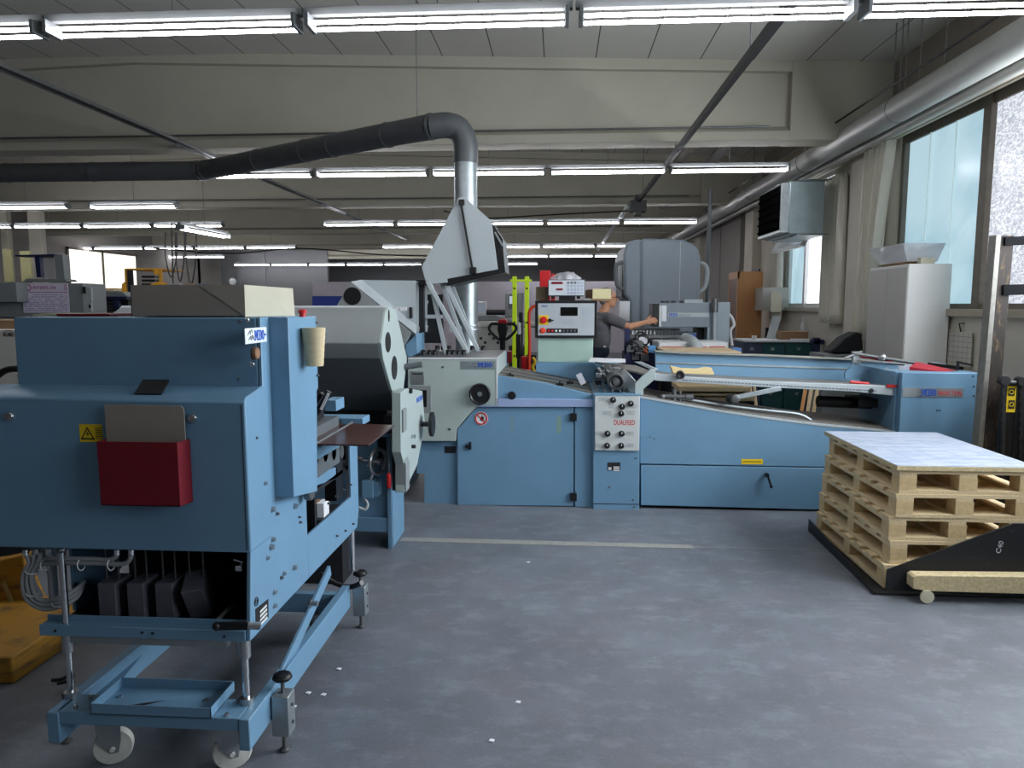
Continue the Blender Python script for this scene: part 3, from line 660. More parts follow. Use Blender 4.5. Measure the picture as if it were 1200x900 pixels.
# hoses
for k in range(3):
    d = k*.016
    p = [L(30+9*k, 648, 2.48), L(34+5*k, 660, 2.48), L(27+5*k, 675, 2.47), L(30+5*k, 700-3*k, 2.47), L(48, 713-5*k, 2.47), L(70, 711-5*k, 2.48), L(90, 700-5*k, 2.53), L(98, 682, 2.62)]
    obj('hose', MB().tube(smooth_path(p, 6), .0085, 10), HOSE, FU)
for k, e_ in enumerate([(154, 646), (138, 645)]):
    p = [L(40+k*9, 700, 2.5), L(38, 676, 2.5), L(48, 662-5*k, 2.49), L(70, 660-5*k, 2.48), L(110, 660-5*k, 2.48), L(e_[0]-12, 661-5*k, 2.48), L(e_[0]-2, 656-4*k, 2.48), L(e_[0], 646, 2.48)]
    obj('hose', MB().tube(smooth_path(p, 6), .0085, 10), HOSE, FU)
each('hose_gland', [MB().cyl(L(px, py-4, 2.48), L(px, py+2, 2.48), .011, 10) for px, py in [(30, 648), (43, 647), (57, 647), (73, 647), (137, 648), (154, 648)]], CHROME, FU)
each('cable_tie', [MB().ring(L(px, py, 2.475), (1, 0, .2) if py < 680 and px > 45 else (.3, 0, 1), .02, .0022, 14, 5) for px, py in [(37, 670), (38, 696), (68, 708), (52, 663), (95, 662), (130, 662)]], WHITE, FU)
# posts
for px, r in [(82, .012), (288, .013)]:
    p = L(px, 790, 2.442); 
    zlow = .255
    obj('lifting_post', MB().cyl((p.x, 2.442, zlow), (p.x, 2.442, zi-.03 if px < 100 else z748-.012), r, 14), CHROME, FU)
    obj('post_sleeve', MB().cyl((p.x, 2.442, z748-.08), (p.x, 2.442, z748-.012), r+.008, 16), STEEL, FU)
    obj('post_collar', MB().cyl((p.x, 2.442, .25), (p.x, 2.442, .275), r+.012, 16), STEEL, FU)
obj('post', MB().cyl((L(59, 700, 2.64).x, 2.66, z748), (L(59, 700, 2.64).x, 2.66, zi), .018, 14), STEEL, FU)
p = PX(412, 640, -1.13)
obj('lifting_post', MB().cyl((-1.13, p.y, .24), (-1.13, p.y, 1.0), .018, 14), CHROME, FU)
# ---- base frame
zt2, yf, yr = .252, 2.345, 3.57
xL, xR = L(66, 840, yf).x, -1.115
obj('base_crossplate', MB().box(xL, xR, yf, yf+.12, zt2-.035, zt2).box(xL+.001, xR-.001, yf-.006, yf, zt2-.045, zt2+.002), BLUE, FU, bevel=.003)
obj('base_beam', MB().box(xR, xR+.04, yf-.01, yr, .135, zt2+.0), BLUE, FU, bevel=.004)
obj('base_beam', MB().box(xL-.03, xL+.015, yf-.01, yr, .135, zt2+.0), BLUE, FU, bevel=.004)
obj('rear_crossbar', MB().box(xL, xR, yr-.12, yr-.08, .15, .25), BLUE, FU, bevel=.003)
bz = .258
m = []
for px, py in [(89, 830), (106, 818), (141, 818), (242, 822), (266, 839), (279, 823)]:
    c = PZ(px, py, zt2); m.append(MB().lathe(c, (0, 0, 1), [(.010, 0), (.010, .003), (.0075, .003), (.0075, .011), (.003, .012)], 6))
each('hex_bolt', m, STEEL, FU)
# braces
m = MB().beam((xR-.02, 2.66, zt2), (xR-.02, 3.45, PX(383, 657, -1.08).z-.02), .05, .012)
obj('diagonal_brace', MB().beam(PX(322, 808, -1.10), PX(386, 668, -1.10), .055, .016, (1, 0, 0)), BLUE, FU, bevel=.003)
a = PX(362, 707, -1.09); obj('brace_bolt', MB().cyl(a, a+Vector((.04, 0, 0)), .012, 12).cyl(a, a+Vector((.012, 0, 0)), .02, 6), STEEL, FU)
obj('diagonal_brace', MB().beam(PY(112, 822, 2.5), PY(170, 752, 3.0), .09, .015, (0, -.5, 1)), BLUE, FU, bevel=.003)
obj('diagonal_brace', MB().beam(PY(84, 818, 2.5), PY(116, 792, 2.85), .05, .016, (1, 0, 0)), BLUE, FU, bevel=.003)
lever([L(376, 672, 3.6), L(392, 683, 3.6), L(410, 688, 3.6), L(424, 683, 3.55)], .014, 'foot_lever')
p = L(74, 795, 2.9); obj('foot_lever', MB().tube(smooth_path([L(61, 797, 2.9), L(72, 796, 2.9), L(84, 790, 2.9), L(83, 797, 2.95), L(68, 801, 2.9)], 4), .008, 8), BLACK, FU)
# tray on the base
a, b = PZ(104, 843, zt2+.005), PZ(247, 845, zt2+.005); c, d = PZ(131, 806, zt2+.05), PZ(263, 810, zt2+.05)
ty0, ty1 = yf-.012, yf+.17
tx0, tx1 = L(106, 835, ty0).x, L(247, 835, ty0).x
obj('tool_tray', MB().box(tx0, tx1, ty0, ty1, zt2+.001, zt2+.004).box(tx0, tx1, ty0, ty0+.003, zt2, zt2+.04).box(tx0, tx1, ty1, ty1+.003, zt2, zt2+.04).box(tx0, tx0+.003, ty0, ty1, zt2, zt2+.04).box(tx1-.003, tx1, ty0, ty1, zt2, zt2+.04), BLUE, FU)
one('scrap_strip', MB().prism([PZ(145, 829, zt2+.006), PZ(152, 826, zt2+.006), PZ(197, 820, zt2+.02), PZ(158, 829, zt2+.006)], [PZ(145, 829, zt2+.008), PZ(152, 826, zt2+.008), PZ(197, 820, zt2+.022), PZ(158, 829, zt2+.008)]), BLACK_M, 'thin dark curled strip lying in the blue tool tray', 'scrap')
# casters
def caster(px, Y, flip):
    c = L(px, 872, Y); cx, r = c.x, .069
    cs = obj('caster', MB().box(cx-.055, cx+.045, Y-.04, Y+.05, zt2-.045, zt2-.035).cyl((cx-.01, Y, .19), (cx-.01, Y, zt2-.04), .03, 16), ZINC, FU, bevel=.003)
    d = Vector((math.cos(R(25)), math.sin(R(25)), 0)); n = Vector((-math.sin(R(25)), math.cos(R(25)), 0))
    cc = Vector((cx, Y, r))
    for s in (-1, 1):
        q = cc+n*s*.028
        a_ = [q+d*-.055+Vector((0, 0, .135)), q+d*.03+Vector((0, 0, .135)), q+d*.03+Vector((0, 0, .03)), q+d*.02+Vector((0, 0, -.016)), q+d*-.006+Vector((0, 0, -.016)), q+d*-.045+Vector((0, 0, .03))]
        obj('fork', MB().prism([v-n*.002 for v in a_], [v+n*.002 for v in a_]), ZINC, cs, bevel=.001)
    obj('wheel', MB().lathe(cc-n*.021, n, [(.03, 0), (.04, .002), (.064, .004), (r, .01), (r, .032), (.064, .038), (.04, .04), (.03, .042)], 32).cyl(cc-n*.036, cc+n*.036, .009, 12), NYLON, cs)
caster(133, 2.44, 0); caster(272, 2.44, 0); 
for x, y in ((xL+.1, 3.44), (xR-.1, 3.46)):
    r = .069
    cs = obj('caster', MB().box(x-.045, x+.045, y-.045, y+.045, .146, .152).cyl((x, y, .125), (x, y, .15), .03, 14).box(x-.03, x-.026, y-.03, y+.03, .05, .13).box(x+.026, x+.03, y-.03, y+.03, .05, .13), ZINC, FU)
    obj('wheel', MB().lathe((x-.02, y, .055), (1, 0, 0), [(.03, 0), (.052, .004), (.055, .01), (.055, .03), (.052, .036), (.03, .04)], 24), NYLON, cs)
# levelling feet with star knobs
def level_foot(px, py_b, X, sc=1):
    y = PZ(px, py_b, 0).y; x = PZ(px, py_b, 0).x+.03
    f = obj('levelling_foot', MB().lathe((x, y, 0), (0, 0, 1), [(.02, 0), (.02, .008), (.01, .014), (.008, .1)], 16).cyl((x, y, .05), (x, y, .30), .008, 12), STEEL_D, FU)
    obj('clamp_block', MB().box(x-.033, x+.033, y-.035, y+.035, .075, .235), ZINC, f, bevel=.004)
    obj('star_knob', MB().lathe((x, y, .29), (0, 0, 1), [(.018, -.01), (.036, 0), (.038, .01), (.03, .02), (.01, .024)], 9), BLACK, f, bevel=.003)
    each('screw', [MB().lathe((x+.033, y, zz), (1, 0, 0), [(.007, 0), (.007, .006), (.004, .007)], 8) for zz in (.12, .19)], STEEL_D, f)
level_foot(325, 879, XP); level_foot(417, 735, XP)
x, y = PZ(79, 869, 0).x, PZ(79, 869, 0).y
obj('levelling_foot', MB().lathe((x, y, 0), (0, 0, 1), [(.02, 0), (.02, .008), (.01, .014), (.008, .2)], 16), STEEL_D, FU)
# ---- outfeed tables
zb2 = 1.093
xa = PZ(372, 520, zb2); xb2 = PZ(432, 521, zb2); xc = PZ(462, 498, zb2); xd = PZ(412, 496, zb2)
obj('feed_board', MB().prz([(xa.x, xa.y), (xb2.x, xb2.y), (xc.x, xc.y), (xd.x, xd.y)], zb2-.008, zb2), BROWN, FU, bevel=.001)
xe = PZ(357, 524, zb2-.01); xf = PZ(361, 494, zb2-.01)
obj('feed_board', MB().prz([(xe.x-.02, xe.y-.06), (xa.x-.003, xa.y-.05), (xd.x-.003, xd.y), (xf.x, xf.y)], zb2-.014, zb2-.006), BROWN, FU)
obj('board_edge', MB().beam(PZ(357, 528, zb2), PZ(413, 495, zb2), .006, .008), ZINC, FU)
a = L(362, 490, 3.8); b = L(428, 488, 3.8)
obj('blue_bar', MB().box(PY(360, 492, 3.75).x, PY(427, 492, 3.75).x, 3.72, 3.86, PY(390, 497, 3.75).z, PY(390, 489, 3.75).z), BLUE, FU, bevel=.003)
# black rollers on the slanted arm, blue block
obj('roller_arm', MB().beam(PY(361, 488, 3.35), PY(378, 461, 3.35), .045, .02).box(PY(360, 485, 3.4).x, PY(372, 485, 3.4).x, 3.33, 3.5, PY(366, 493, 3.4).z, PY(366, 480, 3.4).z), BLACK, FU, bevel=.003)
obj('black_roller', MB().cyl(PY(371, 485, 3.33), PY(386, 459, 3.33), .014, 14), BLACK, FU)
obj('guide_strip', MB().beam(PY(376, 480, 3.31), PY(385, 461, 3.31), .006, .012), WHITE, FU)
obj('blue_block', MB().fbox(380, 469, 394, 482, 3.6, .14), BLUE, FU, bevel=.003)
obj('inner_shelf', MB().box(-1.9, XP-.03, 3.2, 3.9, .82, .84).box(-1.9, XP-.02, 3.2, 3.22, .5, .83), BLACK_M, FU)
for k in range(4): obj('roller', MB().cyl((-1.9, 3.25+.13*k, 1.0-.02*k), (XP-.02, 3.25+.13*k, 1.0-.02*k), .035, 14), STEEL_D, FU)
obj('inner_column', MB().box(XP-.09, XP-.03, y411-.16, y411-.04, .7, 1.1), BLACK, FU)
# papers seen through the opening
# ---- things on top of / hung on the unit
a, b = L(121, 475, 2.40), L(217, 520, 2.40)
hx0, hx1 = L(115, 550, 2.38).x, L(209, 550, 2.38).x; hx2 = L(218, 550, 2.41).x
hz0, hz1 = L(160, 593, 2.38).z, L(160, 518, 2.38).z
rh = thing('document_holder', 'dark red card holder stuck on the front of the blue cover', 'holder', ((hx0+hx1)/2, 2.41, hz0))
obj('pocket', MB().prz([(hx0, 2.447), (hx0+.005, 2.38), (hx1, 2.38), (hx2, 2.447)], hz0, hz0+.003).prism([(hx0+.005, 2.38, hz0), (hx1, 2.38, hz0), (hx1, 2.38, hz1), (hx0, 2.38, hz1)], [(hx0+.005, 2.383, hz0), (hx1, 2.383, hz0), (hx1, 2.383, hz1), (hx0, 2.383, hz1)])
    .prism([(hx1, 2.38, hz0), (hx2, 2.447, hz0), (hx2, 2.447, hz1), (hx1, 2.38, hz1)], [(hx1-.003, 2.381, hz0), (hx2-.003, 2.447, hz0), (hx2-.003, 2.447, hz1), (hx1-.003, 2.381, hz1)])
    .box(hx0, hx0+.003, 2.383, 2.447, hz0, hz1).box(hx0, hx2, 2.444, 2.447, hz0, hz1), RED, rh)
c0_, c1_ = L(121, 475, 2.42), L(217, 475, 2.42); zt_c = L(160, 475, 2.42).z
one('cardboard_sheet', MB().pry([(c0_.x, zt_c+.002), (c1_.x-.018, zt_c-.002), (c1_.x-.008, zt_c-.012), (c1_.x-.008, hz0+.02), (c0_.x, hz0+.02)], 2.425, 2.429), CARD, 'grey cardboard sheet standing in the dark red document holder', 'cardboard', bevel=.001)
# carton on the housing
ya, yb = 2.66, 2.98
cx0, cx1 = L(153, 350, ya).x, L(286, 350, ya).x; cx2 = PY(323, 370, yb).x
zb3 = ZT+.002; zt3 = PY(160, 334, ya).z
cx1b = cx1+.005
t = thing('carton', 'grey cardboard carton without lid on top of the blue folding unit', 'box', ((cx0+cx2)/2, 2.82, ZT))
obj('box_wall', MB().prism([(cx0, ya, zb3), (cx1, ya, zb3), (cx1+.003, ya+.0, zt3), (cx0, ya, zt3)], [(cx0, ya+.003, zb3), (cx1, ya+.003, zb3), (cx1+.003, ya+.003, zt3), (cx0, ya+.003, zt3)])
    .prism([(cx0, ya, zb3), (cx0, yb, zb3), (cx0, yb, zt3), (cx0, ya, zt3)], [(cx0+.003, ya, zb3), (cx0+.003, yb, zb3), (cx0+.003, yb, zt3), (cx0+.003, ya, zt3)])
    .box(cx0, cx1, yb, yb+.003, zb3, zt3-.01).box(cx0, cx1, ya, yb, zb3, zb3+.003), CARD, t)
obj('flap', MB().prism([(cx1-.17, ya-.001, zt3-.002), (cx1+.004, ya-.001, zt3+.001), (cx1+.004, ya-.002, zb3)], [(cx1-.17, ya-.003, zt3-.002), (cx1+.004, ya-.003, zt3+.001), (cx1+.004, ya-.004, zb3)]), mat('lighter_card', '#9b948a', .85), t)
ce = PY(323, 350, 3.0)
obj('side_wall', MB().prism([(cx1, ya, zb3), (XP+.02, 2.92, zb3), (XP+.015, 2.92, PY(320, 338, 2.92).z), (cx1+.003, ya, zt3)], [(cx1-.004, ya+.002, zb3), (XP+.015, 2.922, zb3), (XP+.01, 2.922, PY(320, 338, 2.92).z), (cx1-.002, ya+.002, zt3)]), CARD_L, t)
# papers and red folder on housing
p0, p1 = L(44, 370, 2.8).x, L(66, 370, 2.8).x
one('red_folder', MB().box(L(66, 370, 2.75).x, L(128, 370, 2.75).x, 2.75, 2.95, ZT+.001, ZT+.012), RED, 'dark red folder lying flat on the blue folding unit', 'folder', bevel=.002)
one('paper_stack', MB().box(L(32, 370, 2.75).x, L(64, 370, 2.75).x, 2.78, 2.95, ZT+.001, ZT+.008).box(L(36, 370, 2.75).x, L(62, 370, 2.75).x, 2.8, 2.93, ZT+.008, ZT+.012), CARD_L, 'thin cream paper stack beside the red folder on the unit', 'paper')
# ribbed cup hung on the side box
c = PX(353, 405, xb+.02); 
ct, cbm = PX(354, 384, xb), PX(354, 429, xb)
one('ribbed_cup', MB().lathe((xb+.047, ct.y, cbm.z), (0, 0, 1), [(.034, 0)]+[(.034+.0115*i/12+(.0012 if i % 2 else 0), (ct.z-cbm.z)*i/12) for i in range(13)]+[(.041, ct.z-cbm.z)], 24), mat('ribbed_cream_card', '#c9b996', .8, var=.12, scale=18, stretch=(1, 1, 12)), 'tall cream ribbed cup fixed to the side box under the red button', 'cup')
# ================================================================== SECOND FOLDING UNIT (grey hood)
XS = -1.12
SU = thing('folding_unit', 'blue folding unit with large grey sound hood behind the mobile unit', 'machine', (-1.6, 5.2, 0))
S = lambda px, py, X=XS: (PX(px, py, X).y, PX(px, py, X).z)
hp = [S(456, 359), S(464, 363), S(477, 420), S(470, 481), S(466, 481), S(449, 420), S(447, 402), S(452, 366)]
hx = -2.95
hd = obj('sound_hood', MB().prx(hp, hx, XS-.02), GREY_M, SU, bevel=.006)
obj('hood_end_plate', MB().prx(hp, XS-.02, XS), MINT, hd, bevel=.003)
yf1 = hp[7][0]; q = [S(466, 481), S(449, 420)]
obj('dark_lower_panel', MB().prism([(hx, q[0][0]-.006, q[0][1]), (XS-.02, q[0][0]-.006, q[0][1]), (XS-.02, q[1][0]-.006, q[1][1]), (hx, q[1][0]-.006, q[1][1])], [(hx, q[0][0]+.02, q[0][1]), (XS-.02, q[0][0]+.02, q[0][1]), (XS-.02, q[1][0]+.02, q[1][1]), (hx, q[1][0]+.02, q[1][1])]), GREY_D, hd)
obj('top_strip', MB().prism([(hx, hp[7][0]-.005, hp[7][1]-.02), (XS-.02, hp[7][0]-.005, hp[7][1]-.02), (XS-.02, hp[0][0], hp[0][1]+.004), (hx, hp[0][0], hp[0][1]+.004)], [(hx, hp[7][0]+.05, hp[7][1]-.02), (XS-.02, hp[7][0]+.05, hp[7][1]-.02), (XS-.02, hp[0][0]+.05, hp[0][1]+.004), (hx, hp[0][0]+.05, hp[0][1]+.004)]), mat('pale_hood_strip', '#c9cfd2', .4), hd)
for px, py, ry, rz in [(454.5, 401, .075, .067), (462, 431, .085, .082), (455.5, 370, .02, .04)]:
    c = PX(px, py, XS)
    n = 24; a = [(XS, c.y+ry*math.cos(2*math.pi*i/n)*1.0, c.z+rz*math.sin(2*math.pi*i/n)) for i in range(n)]
    obj('hole_shade_disc', MB().prism(a, [(XS+.003, y, z) for _, y, z in a]), BLACK, hd)  # black disc laid on the plate, the hole's shade as colour
c = PX(479, 427, XS); obj('hood_handle', MB().cyl(PX(474, 430, XS), PX(474, 430, XS)+Vector((.13, .0, .02)), .022, 14), GREY_D, hd)
# cabinet under the hood
yA, yB = PZ(460, 643, 0).y, PZ(475, 625, 0).y
xA = PZ(460, 643, 0).x
zc1 = PY(460, 575, yA).z
obj('end_leg_panel', MB().box(xA-.02, xA+.0, yA, yB+.05, 0, PY(458, 500, yA).z).box(xA-.03, xA, yA-.006, yA+.02, 0, PY(458, 500, yA).z), BLUE, SU, bevel=.003)
obj('base_panel', MB().box(hx, xA-.02, yA+.03, yA+.05, .12, PY(440, 575, yA).z+.2).box(hx, xA-.02, yA+.0, yA+.05, .12, .22), BLUE, SU, bevel=.003)
obj('inner_body', MB().box(hx, xA-.05, yA+.12, yB+.1, .5, 1.25), BLACK_M, SU)
bar = MB().box(PY(398, 500, 4.8).x, PY(459, 500, 4.8).x, 4.8, 4.9, PY(420, 512, 4.8).z, PY(420, 500, 4.8).z)
obj('upper_rail', bar, BLUE, SU, bevel=.003)
obj('support_plate', MB().pry(fpoly([(416, 515), (442, 515), (442, 535), (430, 575), (418, 575)], 4.78), 4.78, 4.82), BLUE, SU, bevel=.003)
c = PY(443, 541, 4.7)
hw = obj('handwheel', MB().ring(c, (1, -.45, 0), .083, .013, 32, 10).cyl(c-Vector((.05, -.02, 0)), c+Vector((.03, -.013, 0)), .02, 14), STEEL, SU)
dd = Vector((1, -.45, 0)).normalized(); u1 = Vector((0, 0, 1)); u2 = dd.cross(u1)
m = MB()
for k in range(4):
    e_ = u1*math.cos(k*math.pi/2+.4)+u2*math.sin(k*math.pi/2+.4); m.beam(c, c+e_*.08, .014, .006)
obj('spoke', m, STEEL_D, hw)
obj('crank_arm', MB().cyl(PY(416, 538, 4.6), PY(444, 542, 4.66), .010, 10).cyl(PY(414, 537, 4.6), PY(425, 539, 4.6), .018, 12), STEEL_D, SU)
obj('switch_box', MB().fbox(424, 564, 437, 584, 4.6, .12).fbox(437, 565, 443, 582, 4.62, .1), BLUE, SU, bevel=.003)
obj('hanging_cable', MB().tube(smooth_path([PY(426, 583, 4.62), PY(431, 590, 4.62), PY(428, 597, 4.62), PY(420, 594, 4.62)], 5), .008, 8), WHITE, SU)
obj('curved_cable', MB().tube(smooth_path([PY(430, 545, 4.66), PY(437, 553, 4.66), PY(434, 562, 4.66), PY(429, 570, 4.66)], 5), .007, 8), WHITE, SU)
obj('red_plug', MB().lathe(PY(456, 572, 4.6), (0, 0, 1), [(.012, 0), (.016, .02), (.016, .085), (.009, .1), (.004, .105)], 14), RED_B, SU)
obj('plug_cable', MB().tube([PY(456, 553, 4.6), PY(455, 525, 4.62), PY(459, 508, 4.65)], .004, 6), STEEL_D, SU)
obj('black_bracket', MB().fbox(450, 487, 461, 508, 4.72, .1).fbox(459, 508, 464, 575, 4.75, .1), BLACK_M, SU, bevel=.002)
obj('blue_column', MB().fbox(443, 500, 462, 643-20, 5.1, .1), BLUE, SU, bevel=.003)
# white control pod facing right
XC = -1.0
cp = [S(470, 460, XC), S(478, 455, XC), S(495, 458, XC), S(498, 497, XC), S(489, 545, XC), S(474, 577, XC), S(474, 545, XC), S(463+7, 530, XC)]
pod = obj('control_pod', MB().prx(cp, XC-.06, XC), MINT, SU, bevel=.004)
obj('pod_front', MB().pry(fpoly([(463, 532), (471, 532), (476, 545), (476, 577), (463, 577)], cp[6][0]-.01), cp[6][0]-.01, cp[6][0]+.1), GREY_M, pod, bevel=.003)
obj('pod_front', MB().pry(fpoly([(462, 480), (473, 480), (473, 507), (462, 507)], cp[0][0]-.0), cp[0][0]-.0, cp[0][0]+.1), GREY_M, pod, bevel=.003)
for k, (px, py) in enumerate([(474, 511), (474, 523)]):
    c = PY(px-6, py, 4.85)
    obj('control_lever', MB().cyl(c, c+Vector((.09, -.02, .004)), .008, 10).cyl(c+Vector((.07, -.015, .003)), c+Vector((.115, -.025, .004)), .013, 12), STEEL if k == 0 else BLACK, pod)
obj('lever_bracket', MB().fbox(462, 512, 472, 530, 4.86, .06), STEEL_D, pod, bevel=.003)
c = PX(487, 500, XC)
obj('pod_knob', MB().cyl(PX(493, 497, XC), PX(493, 497, XC)+Vector((.07, 0, 0)), .018, 14), BLACK, pod)
obj('pod_handwheel', MB().lathe(PX(493, 497, XC)+Vector((.07, 0, 0)), (1, 0, 0), [(.085, 0), (.09, .006), (.09, .022), (.075, .026), (.02, .018)], 28), BLACK, pod)
mbo(pod, PX(488, 466, XC).y, PX(495, 466, XC).y, PX(492, 470, XC).z, PX(492, 464, XC).z, XC, '+X', TXT_B)
obj('black_cap', MB().cyl(PX(471, 458, XC-.05), PX(471, 458, XC-.05)+Vector((.07, 0, 0)), .018, 12), BLACK, pod)

# ================================================================== THIRD GREY HOOD BEHIND
HU = thing('hooded_unit', 'folding unit with light grey angular sound hood and round front opening', 'machine', (-1.9, 6.6, 0))
Y1, Y2, Y3 = 6.0, 6.25, 7.0
f1 = fpoly([(386, 372), (411, 331), (482, 390), (470, 410), (386, 410)], Y1)
obj('hood_front', MB().pry(f1, Y1, Y1+.3), GREY_M, HU, bevel=.003)
a1, a2, b1, b2 = PY(411, 330, Y1), PY(487, 391, Y1), PY(488, 381, Y2), PY(424, 328, Y2)
up_ = Vector((0, .02, -.02))
obj('bevelled_strip', MB().prism([a1, a2, b1, b2], [a1+up_, a2+up_, b1+up_, b2+up_]), GREY_L, HU)
obj('rear_cowl', MB().pry(fpoly([(419, 328), (487, 329), (487, 392), (488, 384)], Y2), Y2, Y3), GREY_L, HU, bevel=.003)
c = PY(413, 347, Y1)
obj('opening_shade_disc', MB().lathe(c, (0, -1, 0), [(.074, -.01), (.074, .004), (.066, .004), (.02, .002)], 28), BLACK, HU)  # black disc on the face gives the dark of the opening
m = MB()
for i in range(6): m.box(PY(425+9*i, 361, Y1).x, PY(432+9*i, 361, Y1).x, Y1-.03, Y1, PY(440, 364, Y1).z, PY(440, 360, Y1).z)
obj('hinge_strip', m, WHITE, HU)
obj('cowl_handle', MB().box(PY(480, 350, Y2).x, PY(483.5, 350, Y2).x, Y2-.03, Y2, PY(482, 373, Y2).z, PY(482, 360, Y2).z), BLACK, HU, bevel=.004)
obj('blue_cheek', MB().pry(fpoly([(475, 404), (488, 391), (489, 414), (478, 420)], Y1+.05), Y1+.05, Y1+.4), BLUE, HU, bevel=.003)
obj('lower_body', MB().box(-2.9, PY(462, 450, Y1).x, Y1+.3, Y3, 0, 1.42), BLUE, HU, bevel=.005)
obj('black_frame', MB().fbox(487, 329, 497, 400, 6.4, .06).fbox(495, 345, 519, 402, 6.82, .04).fbox(487, 328, 500, 334, 6.38, .4), BLACK_M, HU, bevel=.004)

# ================================================================== MAIN FEEDER MACHINE
YM = 6.0
MM = thing('sheet_feeder_machine', 'long blue sheet feeder and folding machine across the middle of the hall', 'machine', (1.2, 6.5, 0))
def fp(name, pts, Y, dep, m_, parent=MM, bevel=.004, label=None): return obj(name, MB().pry(fpoly(pts, Y), Y, Y+dep), m_, parent, bevel=bevel, label=label)
hp_ = fp('grey_head_panel', [(478, 419), (583, 419), (583, 475), (559, 475), (535, 503), (534, 517), (488, 517), (478, 500)], YM-.02, .95, MINT)
fp('panel_edge', [(478, 419), (583, 419), (583, 421), (478, 421)], YM-.025, .01, WHITE, hp_, 0)
fp('panel_edge', [(581.5, 420), (583, 420), (583, 475), (581.5, 475)], YM-.025, .01, WHITE, hp_, 0)
c = PY(563, 461, YM-.02)
hw = obj('handwheel', MB().lathe(c, (0, -1, 0), [(.03, 0), (.03, .03), (.088, .03), (.09, .04), (.09, .055), (.08, .06), (.07, .05), (.035, .046), (.022, .05)], 36), BLACK, hp_)
obj('hub_cap', MB().lathe(c+Vector((0, -.046, 0)), (0, -1, 0), [(.02, 0), (.02, .008), (.008, .01)], 20), STEEL, hw)
bd = fp('badge', [(540, 423), (580, 423), (580, 432.5), (540, 432.5)], YM-.024, .006, ZINC, hp_, .001)
a, b = PY(560, 430, YM), PY(577, 424.7, YM)
mbo(bd, a.x, b.x, a.z, b.z, YM-.025, '-Y', TXT_B)
m = MB()
for i in range(3): m.box(PY(552.5+2*i, 429, YM).x, PY(553.8+2*i, 429, YM).x, YM-.026, YM-.024, PY(555, 430, YM).z, PY(555, 429, YM).z)
for i in range(2): m.box(PY(554+2*i, 429, YM).x, PY(555.2+2*i, 429, YM).x, YM-.026, YM-.024, PY(555, 426.5, YM).z, PY(555, 425.5, YM).z)
obj('emblem', m, TXT_G, bd)
sc = fp('scale_plate', [(481, 435), (497, 435), (497, 451), (481, 451)], YM-.023, .004, ZINC, hp_, .001)
fp('print', [(483, 437.5), (495, 437.5), (495, 438.7), (483, 438.7)], YM-.0245, .002, TXT_K, sc, 0)
fp('inset_frame', [(481, 452), (505, 452), (505, 484), (481, 484)], YM-.024, .005, GREY_M, hp_, .001)
fp('inset_window', [(486, 457), (500, 457), (500, 477), (486, 477)], YM-.027, .004, BLACK, hp_, .001)
each('screw', [MB().lathe(PY(px, py, YM-.02), (0, -1, 0), [(.01, 0), (.01, .004), (.004, .006)], 12) for px, py in [(519, 430), (527, 503)]], STEEL_D, hp_)
# black gripper row on top, two rows
for r_, (yy, pyy) in enumerate([(6.15, 413), (6.75, 408)]):
    pxs = [486, 496, 503, 509, 525, 531, 537, 543] if r_ == 0 else [512, 519, 526, 545, 553, 560, 566]
    for px in pxs:
        k = PY(px, pyy, yy)
        g = obj('gripper', MB().box(k.x-.018, k.x+.018, yy, yy+.05, k.z-.02, k.z+.022), BLACK, MM, bevel=.004)
        obj('gripper_foot', MB().box(k.x+.004, k.x+.014, yy-.01, yy, k.z-.025, k.z+.005), STEEL, g)
obj('top_deck', MB().box(PY(478, 419, 6).x, PY(582, 419, 6).x, YM+.0, 6.95, PY(530, 420, 6).z-.0, PY(530, 418.3, 6).z), STEEL_D, MM)
fp('low_cabinet', [(488, 517), (538, 517), (538, 591), (497, 590), (497, 555), (488, 555)], YM+.04, .85, BLUE)
fp('type_plate', [(521, 523), (534, 523), (534, 531), (521, 531)], YM+.036, .004, TXT_K)
dr = fp('access_door', [(536, 503), (559, 477), (672, 477), (672, 593), (536, 592)], YM, .02, BLUE)
fp('door_body', [(538, 504), (560, 478), (694, 478), (694, 592), (538, 591)], YM+.02, .85, BLUE_D)
fp('fixed_panel', [(673.5, 477), (696, 477), (696, 595), (673.5, 594)], YM, .02, BLUE)
c = PY(564, 490.5, YM)
sg = obj('prohibition_sign', MB().cyl(c+Vector((0, 0, 0)), c+Vector((0, -.003, 0)), .058, 32), WHITE, dr)
obj('red_ring', MB().ring(c+Vector((0, -.004, 0)), (0, 1, 0), .048, .006, 32, 6).beam(c+Vector((-.034, -.005, .034)), c+Vector((.034, -.005, -.034)), .008, .003, (0, 1, 0)), TXT_R, sg)
obj('hand_mark', MB().cyl(c+Vector((.006, -.0035, -.004)), c+Vector((.006, -.0045, -.004)), .016, 14).pry([(c.x+.0, c.z), (c.x-.014, c.z+.01), (c.x-.01, c.z+.016), (c.x+.002, c.z+.01), (c.x+.002, c.z+.028), (c.x+.009, c.z+.028), (c.x+.01, c.z+.012), (c.x+.018, c.z+.022), (c.x+.022, c.z+.004)], c.y-.0045, c.y-.0035), TXT_K, sg)
obj('door_handle', MB().fbox(549.5, 518.5, 552, 527, YM-.03, .03).fbox(545, 522, 550, 525, YM-.02, .02), BLACK, dr, bevel=.003)
for py in (489, 583): obj('hinge', MB().fbox(668, py-4.5, 676, py+4.5, YM-.03, .03), BLACK, MM, bevel=.004)
for px, cl in [(600, '#6f93a0'), (655, '#7a9a8e')]:
    fp('tape_mark', [(px-2.5, 488), (px+2.5, 488), (px+2.5, 508), (px-2.5, 508)], YM-.0012, .001, mat('faded_tape', cl, .7), dr, 0)
